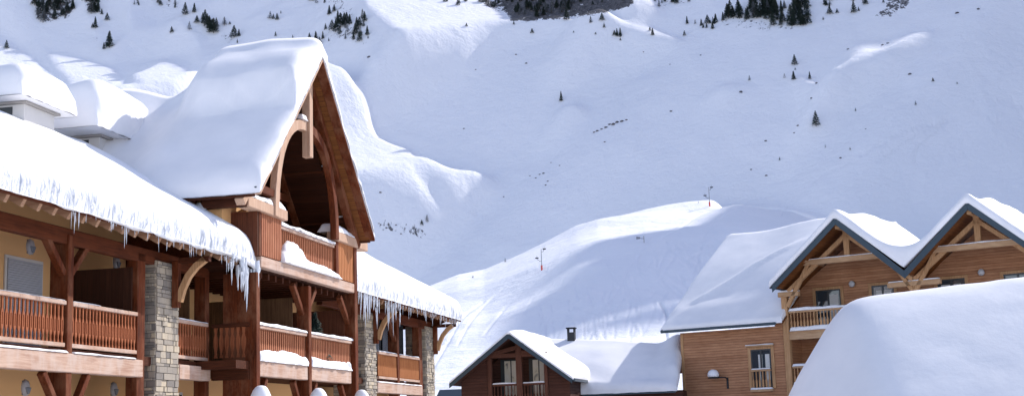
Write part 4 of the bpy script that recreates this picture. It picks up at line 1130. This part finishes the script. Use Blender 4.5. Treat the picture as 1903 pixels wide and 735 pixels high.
def smooth_line(p,n=6):
    p=np.array(p,float); t=np.arange(len(p)); tt=np.linspace(0,len(p)-1,(len(p)-1)*n+1)
    # catmull-rom
    out=[]
    for v in tt:
        i=min(int(v),len(p)-2); f=v-i; a=p[max(i-1,0)];b=p[i];c=p[i+1];d=p[min(i+2,len(p)-1)]
        out.append(.5*((2*b)+(-a+c)*f+(2*a-5*b+4*c-d)*f*f+(-a+3*b-3*c+d)*f**3))
    return out
TR=poly_mask([(dp,strip(smooth_line(p),w)) for p,w,dp in TRACKS],H+40,W+40,-20,-20)
ROCKP=[(.95,[(935,-60),(1185,-60),(1178,12),(1125,26),(1075,33),(1010,38),(985,42),(950,42),(936,20)]),
 (.75,[(885,-60),(945,-60),(945,10),(930,26),(905,16),(888,6)]),
 (.7,[(50,-60),(140,-60),(140,24),(122,40),(96,40),(72,46),(60,20)]),(.7,[(155,-60),(192,-60),(186,22),(165,32),(155,10)]),
 (.75,[(1650,-60),(1715,-60),(1690,10),(1664,28),(1630,42),(1626,26),(1645,10)]),
 (.5,[(160,55),(186,62),(205,98),(195,102),(170,78)]),(.45,[(205,100),(235,110),(228,124),(205,112)]),
 (.45,[(270,-60),(345,-60),(336,22),(322,26),(300,14)]),(.55,[(406,55),(432,60),(440,88),(420,84),(408,70)]),
 (.5,[(560,-60),(640,-60),(660,20),(690,80),(680,90),(650,80),(600,70),(620,30)]),
 (.5,[(1330,30),(1505,30),(1500,58),(1420,60),(1340,52)]),(.35,[(1280,40),(1340,40),(1330,62),(1290,56)]),
 (.6,[(700,400),(760,410),(800,425),(790,445),(740,438),(705,430)]),(.5,[(1180,-60),(1300,-60),(1285,8),(1225,18)]),
 (.62,strip([(1095,246),(1120,236),(1150,228),(1170,222)],[4,8,10,4])),(.5,strip([(985,330),(1010,320),(1040,305)],[4,8,4])),
 (.6,strip([(1600,60),(1500,75)],[1,1]))]
RK=gblur(poly_mask(ROCKP,H+200,W+200,-100,-100),4,4)
def samp2(img,px,py,o):
    fx=np.clip(px+o-.5,0,img.shape[1]-2); fy=np.clip(py+o-.5,0,img.shape[0]-2); ix=fx.astype(int); iy=fy.astype(int); ax=fx-ix; ay=fy-iy
    return (img[iy,ix]*(1-ax)+img[iy,ix+1]*ax)*(1-ay)+(img[iy+1,ix]*(1-ax)+img[iy+1,ix+1]*ax)*ay
az=np.r_[np.arange(-62,-22,.8),np.arange(-22,22,.056),np.arange(22,64,.35)]
rr=np.r_[np.arange(3,95,6.),np.arange(95,420,1.3),np.arange(420,900,1.35),np.arange(900,1500,5.)]
AZ,RR=np.meshgrid(np.radians(az),rr,indexing='ij')
GX=RR*np.sin(AZ); GY=RR*np.cos(AZ); GZz=ground_np(GX,GY)
GZz=np.where(RR<100,GZz*0,GZz)*1.0
px_,py_=px_of(GX,GY,GZz)
inn=(px_>-18)&(px_<W+18)&(py_>-18)&(py_<H+18)
tr=np.where(inn,samp2(gblur(TR,1.0,1.0),px_,py_,20),0); GZz=GZz-tr*(.6+.5*np.clip((px_-1180)/200,0,1)+.9*np.clip((px_-1400)/200,0,1))
rk=np.where((px_>-90)&(px_<W+90)&(py_>-95)&(py_<H+90),samp2(RK,px_,py_,100),0)
nr_,nc_=GX.shape
GZz=np.maximum(GZz,-.5)
V=np.stack([GX,GY,GZz],-1).reshape(-1,3)
idx=np.arange(nr_*nc_).reshape(nr_,nc_)
Fq=np.stack([idx[:-1,:-1],idx[1:,:-1],idx[1:,1:],idx[:-1,1:]],-1).reshape(-1,4)
# near disc behind and around the camera
me=bpy.data.meshes.new('mountain_slope'); me.vertices.add(len(V)); me.vertices.foreach_set('co',V.astype(np.float32).ravel())
me.loops.add(Fq.size); me.loops.foreach_set('vertex_index',Fq.astype(np.int32).ravel())
me.polygons.add(len(Fq)); me.polygons.foreach_set('loop_start',np.arange(0,Fq.size,4,dtype=np.int32)); me.polygons.foreach_set('loop_total',np.full(len(Fq),4,np.int32))
me.polygons.foreach_set('use_smooth',np.ones(len(Fq),bool)); me.update(calc_edges=True)
at=me.attributes.new('rock','FLOAT','POINT'); at.data.foreach_set('value',rk.astype(np.float32).ravel())
me.materials.append(M['mountain_snow'])
o=bpy.data.objects.new('snowy_mountain',me); COL.objects.link(o); props(o,'snow covered mountain slopes rising behind the village','mountain',kind='structure')
m=MB(); NN=64
m.v=[Vector((1800*sin(2*pi*i/NN),1800*cos(2*pi*i/NN),-.35)) for i in range(NN)]+[Vector((0,0,-.35))]
m.f=[(i,(i+1)%NN,NN) for i in range(NN)]
o=bpy.data.objects.new('ground',m.mesh('ground','mountain_snow')); COL.objects.link(o); props(o,'flat snow covered valley floor','ground',kind='structure')

# ---------------------------------------------------------------- placing things on the slope
def seat(px,py):
    d=ray(px,py); d=d/hypot(d[0],d[1]); q=np.arange(105,1400,.6)
    X=d[0]*q;Y=d[1]*q;Z=CZ+d[2]*q; h=ground_np(X,Y); k=np.argmax(h>Z)
    if not (h>Z).any(): return None
    return X[k],Y[k],h[k],q[k]
TREEM={}
def tree_mesh(kind,var):
    if (kind,var) in TREEM: return TREEM[(kind,var)]
    mat={'g':'needle_foliage','f':'frosted_foliage','b':'dry_twigs'}[kind]
    wdt={0:.24,1:.30,2:.20,3:.36}[var]
    m=needle_tree(1,wdt,{'g':520,'f':260,'b':160}[kind],40+var*7+(0 if kind=='g' else 3))
    cr=m.mesh('tree_crown',mat)
    t=MB().tube([(0,0,-.03),(0,0,.9)],[.022,.005],5); 
    for i in range(9):
        a=i*2.4; z=.15+i*.08; t.tube([(0,0,z),(.75*wdt*(1-z)*cos(a),.75*wdt*(1-z)*sin(a),z-.03)],[.008,.003],3)
    tk=t.mesh('tree_trunk','tree_bark')
    one=MB(); one.v=list(m.v); one.f=list(m.f); one=one.mesh('small_tree',mat)
    TREEM[(kind,var)]=(cr,tk,one); return TREEM[(kind,var)]
rg=random.Random(21)
def tree(px,py,h,kind='g',label=None,group=None,var=None,name='fir_tree'):
    s=seat(px,py)
    if s is None: return
    X,Y,Z,q=s; hm=h*q/F*1.12
    v=rg.randrange(4) if var is None else var
    cr,tk,one=tree_mesh(kind,v)
    wx=rg.uniform(.85,1.25)
    if h>=13:
        o=bpy.data.objects.new(name,None); COL.objects.link(o); o.empty_display_size=.1
        a=bpy.data.objects.new('crown',cr); b=bpy.data.objects.new('trunk',tk)
        for c in (a,b): COL.objects.link(c); c.parent=o
    else:
        o=bpy.data.objects.new(name if kind=='g' else 'shrub',one); COL.objects.link(o)
    if h<5.5: wx*=1.3
    o.location=(X,Y,Z-.04*hm); o.scale=(hm*wx,hm*wx,hm); o.rotation_euler=(0,0,rg.uniform(0,6.2))
    props(o,label or 'small dark fir on the snowy slope','tree' if kind=='g' else 'shrub',group)
T1=[(344,28,23,'g','tall dark fir, leftmost of the pair high above the steep gable snow'),(361,25,18,'g','shorter dark fir just right of the tall one above the gable snow'),
 (366,43,14,'g','slim fir standing below the pair, left of the dense dark clump'),(319,62,12,'g','small round fir alone on the slope left of the dark clump'),
 (352,57,16,'f','pale leafless shrub under the pair of dark firs'),(417,48,16,'f','pale leafless shrub right of the dense dark clump'),(427,46,6,'g','tiny fir on top of the pale boulder by the dark clump'),
 (435,70,23,'g','broad dark fir at the right end of the upper left tree row'),(444,68,14,'g','smaller fir touching the broad one at the end of the row'),(441,80,8,'g','tiny fir below the broad one, above the gable snow'),
 (177,53,21,'g','dark fir between the top left forest and the big lone fir'),(172,54,10,'g','low fir pressed against the foot of its taller neighbour'),(199,38,14,'g','slender fir right of the upper left forest tip'),(189,28,11,'g','small fir at the lower tip of the upper left forest'),
 (203,89,30,'g','largest lone fir with layered branches, upper left of the photo'),(193,93,13,'g','small fir at the left foot of the largest lone fir'),
 (12,91,15,'g','lone thin fir on the sunlit spur at the left edge'),(64,130,5,'g','tiny fir on the crest of the sunlit left spur'),(125,188,13,'g','small fir behind the snow capped chimneys'),
 (1043,189,19,'g','lone fir in the middle of the wide shaded snow bowl'),(1517,237,28,'g','slim tall lone fir on the right slope above the gables'),
 (1477,122,19,'g','dark fir standing above the bright snow ledge at the right'),(1478,131,5,'g','tiny fir between the two dark firs by the bright ledge'),(1475,148,16,'g','fir at the left tip of the bright snow ledge'),(1505,147,14,'g','fir just right of the one at the tip of the bright ledge'),
 (1458,146,9,'b','brown bush at the left tip of the bright snow ledge'),(1393,151,10,'f','thin frosted tree left of the bright snow ledge'),
 (1053,37,23,'g','dark fir standing on the sunny crest at the top centre'),(1098,44,13,'f','frosted tree on the sunny crest right of the dark fir'),(1119,41,15,'g','pointed fir behind the sunny crest at the top centre'),
 (1123,54,10,'g','small fir below the pointed one on the crest'),(1142,70,11,'g','low fir, left of the trio under the sunny crest'),(1147,69,16,'g','middle fir of the trio under the sunny crest'),(1153,70,18,'g','tallest fir of the trio under the sunny crest'),
 (1153,77,5,'g','tiny fir below the trio under the sunny crest'),(989,64,10,'g','small round fir alone below the sunny crest'),(1066,62,4,'g','speck of a fir alone right of the small round fir'),(1107,66,5,'g','tiny fir left of the trio under the crest'),
 (1213,67,14,'g','fir where the sunny crest line dives to the right'),(1208,58,8,'g','slim fir behind the one on the diving crest'),(1272,67,10,'g','small fir alone left of the right-hand forest'),(1277,45,15,'g','slender fir at the left end of the right-hand forest'),
 (867,50,7,'g','small fir on the sunlit couloir at the top'),(955,46,8,'g','slim fir at the right foot of the sunlit couloir'),(1734,153,7,'g','small dark fir on the far right slope'),(1702,197,8,'f','frosted sapling on the far right slope'),
 (1779,157,4,'g','speck of a fir at the far right slope edge'),(1590,207,6,'g','tiny fir right of the slim tall lone fir'),(1534,275,6,'f','pale sapling above the left gable'),(1580,279,5,'g','tiny fir above the left gable peak'),(1449,299,6,'g','tiny fir left of the gables on the slope'),
 (794,418,14,'f','frosted fir beside the rocks right of the steep gable'),(784,420,10,'g','low dark fir left of the frosted one by the gable rocks'),(939,487,8,'f','frosted shrub on the skyline of the sunlit hill'),(879,516,5,'f','tiny shrub on the left skyline of the sunlit hill'),
 (1542,27,15,'g','fir left of the last trees before the right rock outcrop'),(1556,26,9,'g','short fir beside the last trees before the right rock outcrop'),(1530,38,6,'g','low bush-like fir under the right-hand forest'),(1587,25,22,'g','tall fir standing before the right rock outcrop'),(1596,22,8,'g','small fir just left of the right rock outcrop'),(1609,9,12,'g','fir above the gap before the right rock outcrop'),
 (512,68,9,'g','tiny fir just above the flat top of the gable snow'),(544,71,6,'g','low dark fir touching the skyline of the gable snow'),(1298,378,5,'b','brown bush on the skyline right of the far lift pylon')]
for a in T1: tree(*a[:3],kind=a[3],label=a[4])
def clump(pts,label,group):
    for p in pts: tree(p[0],p[1],p[2],p[3] if len(p)>3 else 'g',label,group)
clump([(381,45,27),(385,50,24),(389,56,26),(394,60,24),(397,62,28),(402,52,18),(377,38,14)],'dark fir in the dense clump of the upper left slope','firs of the dense dark clump')
clump([(502,35,14,'f'),(508,36,10),(515,38,13),(522,26,6)],'small fir in the sparse group high above the gable snow','firs of the sparse group above the gable')
clump([(587,76,18),(594,84,15),(600,74,15),(575,73,11),(611,77,7)],'fir in the small group beside the gable snow peak','firs by the gable snow peak')
clump([(617,56,19),(624,60,25),(633,52,28),(640,48,24),(631,64,16),(605,56,12),(612,28,18),(621,22,13),(660,66,22),(668,78,20),(664,58,16),(650,47,20),(642,73,14,'f'),(676,50,11),(628,45,26),(684,73,6),(646,60,15,'f')],'dark fir in the ragged grove right of the gable peak','firs of the grove right of the gable peak')
def scatter(poly,n,h0,h1,label,group,seed,fr=.15):
    g=random.Random(seed); xs=[p[0] for p in poly]; ys=[p[1] for p in poly]; c=0; out=[]
    def ins(x,y):
        r=False
        for (x0,y0),(x1,y1) in zip(poly,poly[1:]+poly[:1]):
            if (y0>y)!=(y1>y) and x<(x1-x0)*(y-y0)/(y1-y0)+x0: r=not r
        return r
    while c<n:
        x=g.uniform(min(xs),max(xs)); y=g.uniform(min(ys),max(ys))
        if ins(x,y): out.append((x,y,g.uniform(h0,h1),'f' if g.random()<fr else 'g')); c+=1
    clump(out,label,group)
scatter([(62,0),(140,0),(140,20),(118,38),(70,45)],30,12,24,'fir of the rocky forest tongue in the top left corner','firs of the top left forest tongue',1,.35)
scatter([(158,0),(190,0),(184,24),(166,26)],14,12,22,'fir of the short forest tongue right of the corner one','firs of the short forest tongue',2,.3)
scatter([(1385,2),(1440,0),(1430,30),(1410,44),(1386,42)],22,18,32,'dark fir in the left part of the top right forest','firs of the top right forest, left part',3,.05)
scatter([(1425,14),(1462,18),(1455,50),(1430,50),(1420,36)],20,15,26,'dark fir in the middle part of the top right forest','firs of the top right forest, middle part',4,.05)
scatter([(1476,0),(1500,0),(1502,48),(1466,52)],22,18,34,'dark fir in the right column of the top right forest','firs of the top right forest, right column',5,.05)
scatter([(1352,12),(1380,12),(1380,40),(1352,40)],7,20,28,'large fir at the left front of the top right forest','large firs at the front of the top right forest',6,0)
scatter([(1290,44),(1345,38),(1340,56),(1296,55)],11,8,18,'little fir in the low group left of the top right forest','firs of the low group left of the forest',7,.1)
scatter([(950,0),(1080,0),(1065,22),(1000,33),(960,30)],52,9,18,'small fir among the crags at the top centre','firs among the top centre crags',8,.3)
scatter([(1075,0),(1170,0),(1150,6),(1080,12)],8,6,12,'small fir on the upper edge of the top centre crags','firs on the edge of the top centre crags',9,.4)
scatter([(1205,0),(1285,0),(1280,6),(1225,14)],10,8,15,'dark fir of the strip at the top edge, right of the sunny triangle','firs of the strip right of the sunny triangle',10,.1)
scatter([(1510,0),(1560,0),(1550,18),(1520,10)],7,8,16,'fir scattered between the forest and the right rock outcrop','firs between forest and right outcrop',11,.1)
scatter([(555,-4),(625,-6),(622,12),(590,14)],8,8,15,'fir of the small wood at the top edge above the gable','firs at the top edge above the gable',12,.2)
scatter([(770,-4),(870,-2),(862,14),(830,8)],9,8,15,'fir of the strip on the sunlit couloir edge','firs on the sunlit couloir edge',13,.2)
scatter([(1570,0),(1700,0),(1690,6),(1590,8)],6,6,10,'fir near the right rock outcrop at the top edge','firs near the right rock outcrop',14,.3)
scatter([(640,28),(672,30),(690,60),(682,84),(650,76),(628,58)],10,10,20,'fir on the steep rib beside the sunlit couloir','firs on the rib beside the couloir',15,.2)
scatter([(270,0),(340,0),(330,16),(300,12)],9,8,15,'shrubby fir in the rocks left of the tall pair','shrubby firs left of the tall pair',16,.5)
scatter([(236,0),(262,0),(258,12),(240,12)],4,6,9,'little shrub high between the two upper left forests','little shrubs between the upper left forests',17,.6)
scatter([(880,0),(948,0),(944,20),(915,22),(890,6)],12,8,14,'small fir on the crag left of the top centre rocks','firs on the crag left of the top centre',18,.3)
# rocks poking through the snow
def rock(px,py,w,label,group=None):
    s=seat(px,py)
    if s is None: return
    X,Y,Z,q=s; r=w*q/F/2
    bm=bmesh.new(); bmesh.ops.create_icosphere(bm,subdivisions=2,radius=1)
    for v in bm.verts:
        n=mnoise.noise(v.co*1.6+Vector((px,py,0))); v.co*=1+.5*n; v.co.z*=.55
    me=bpy.data.meshes.new('boulder'); bm.to_mesh(me); bm.free(); me.materials.append(M['rock_stone'])
    o=bpy.data.objects.new('boulder',me); COL.objects.link(o); o.location=(X,Y,Z+.1*r); o.scale=(r,r,r)
    props(o,label,'rock',group)
RKS=[(1110,244,6),(1118,241,5),(1126,237,7),(1133,232,6),(1140,232,8),(1147,228,7),(1156,226,7),(1164,224,5),(1104,247,5)]
for x,y,w in RKS: rock(x,y,w,'dark rock of the diagonal rock band in mid slope','rocks of the diagonal band')
for x,y,w in [(996,331,4),(1003,324,4),(1010,322,5),(1014,345,4),(1018,338,4),(985,327,3),(1040,308,3),(1024,303,3)]: rock(x,y,w,'small rock of the scattered group below the diagonal band','rocks below the diagonal band')
for x,y,w in [(704,416,3),(718,424,5),(728,428,4),(736,424,4),(745,434,4),(752,428,3),(768,440,4),(774,430,3),(712,428,3)]: rock(x,y,w,'small rock on the bump right of the steep gable','rocks right of the steep gable')
for x,y,w,lb in [(686,107,7,'flat dark rock right of the gable snow peak'),(959,103,4,'small rock under the sunny crest, upper of two'),(978,118,5,'small rock under the sunny crest, lower of two'),(884,131,3,'rock speck right of the sunlit couloir foot'),
  (862,239,4,'single small dark rock in the middle of the shaded slope'),(707,360,5,'rock on the shaded slope just right of the gable roof'),(936,366,3,'rock speck above the skyline of the sunlit hill'),(1124,265,4,'rock speck right of the lone fir bowl'),
  (1691,139,7,'dark boulder on the right slope below the bright ledge'),(1518,155,6,'boulder below the firs of the bright ledge'),(1508,184,5,'boulder above the slim tall lone fir'),(1423,262,5,'boulder left of the slim tall lone fir'),
  (1377,173,7,'boulder on the snow ridge left of the bright ledge'),(1247,208,5,'boulder at the left end of the small snow ridge'),(1779,25,7,'boulder in the upper right corner area'),(1818,18,6,'flat boulder nearest the upper right corner'),
  (1483,235,5,'rock left of the slim tall lone fir, by its foot'),(1476,248,4,'rock lower left of the slim tall lone fir'),(1396,317,4,'rock above the far lift pylon'),(1424,327,5,'rock right of the far lift pylon'),(1576,92,5,'dark rock on the bright ledge, left one'),(1640,84,5,'dark rock on the bright ledge, middle one'),(1650,81,5,'dark rock on the bright ledge, right one'),
  (1562,294,5,'rock above the left gable of the honey building'),(1609,240,3,'rock speck right of the slim lone fir'),(1245,120,3,'rock speck on the slope under the right-hand forest'),(1196,98,3,'rock speck right of the trio of firs'),(1302,103,4,'rock below the low tree group at the top right')]: rock(x,y,w,lb)

# ---------------------------------------------------------------- ski lift pylons
def pylon(px,py,hp,label,two=True,pad=True):
    X,Y,Z,q=seat(px,py); h=hp*q/F; u=h/8.
    o=thing('lift_pylon',label,'ski lift pylon',WORLD,(X,-Y,Z-.2),'pylons of the drag lift')
    t,w=X,-Y
    MB().tube([(t,w,Z-.3),(t,w,Z+h)],[.19*u,.13*u],8).build('mast','grey_metal',o)
    m=MB().tube([(t-1.6*u,w,Z+h*.52),(t-.5*u,w+.1,Z+h*.40),(t,w,Z+h*.44)],.08*u,6); m.build('lower_arm','black_metal',o)
    m=MB().tube([(t,w,Z+h*.86),(t+.7*u,w,Z+h*.86),(t+1.15*u,w,Z+h*1.02)],.08*u,6); m.build('upper_arm','black_metal',o)
    for a,b in ((t-1.7*u,Z+h*.56),(t+1.2*u,Z+h*.98)):
        s=MB(); 
        for k in (-1,0,1): s.tube([(a+k*.42*u,w-.15*u,b+abs(k)*.1*u),(a+k*.42*u,w+.15*u,b+abs(k)*.1*u)],.24*u,10)
        s.beam((a-.6*u,w,b+.2*u),(a+.6*u,w,b+.2*u),.1*u,.16*u); s.tube([(a,w,b),(a,w,b+.9*u)],.05*u,5); s.build('sheave_assembly','black_metal',o)
    if pad: MB().tube([(t,w,Z-.2),(t,w,Z+h*.22)],.34*u,10).build('safety_pad','red_pad',o)
pylon(1007,502,40,'nearer drag lift pylon with a red padded foot, left on the sunlit hill')
pylon(1319,383,36,'farther drag lift pylon with a red padded foot, on the hill skyline')
X,Y,Z,q=seat(1197,451); h=13*q/F
o=thing('snow_gun',"small snow gun on a pole between the two pylons",'snow gun',WORLD,(X,-Y,Z))
MB().tube([(X,-Y,Z-.2),(X,-Y,Z+h)],.09,6).build('pole','grey_metal',o)
m=MB().tube([(X-1.6,-Y,Z+h*.75),(X-.8,-Y,Z+h*.72)],[.32,.2],8); m.tube([(X-.9,-Y,Z+h*.7),(X,-Y,Z+h*.6)],.07,6); m.build('barrel','grey_metal',o)
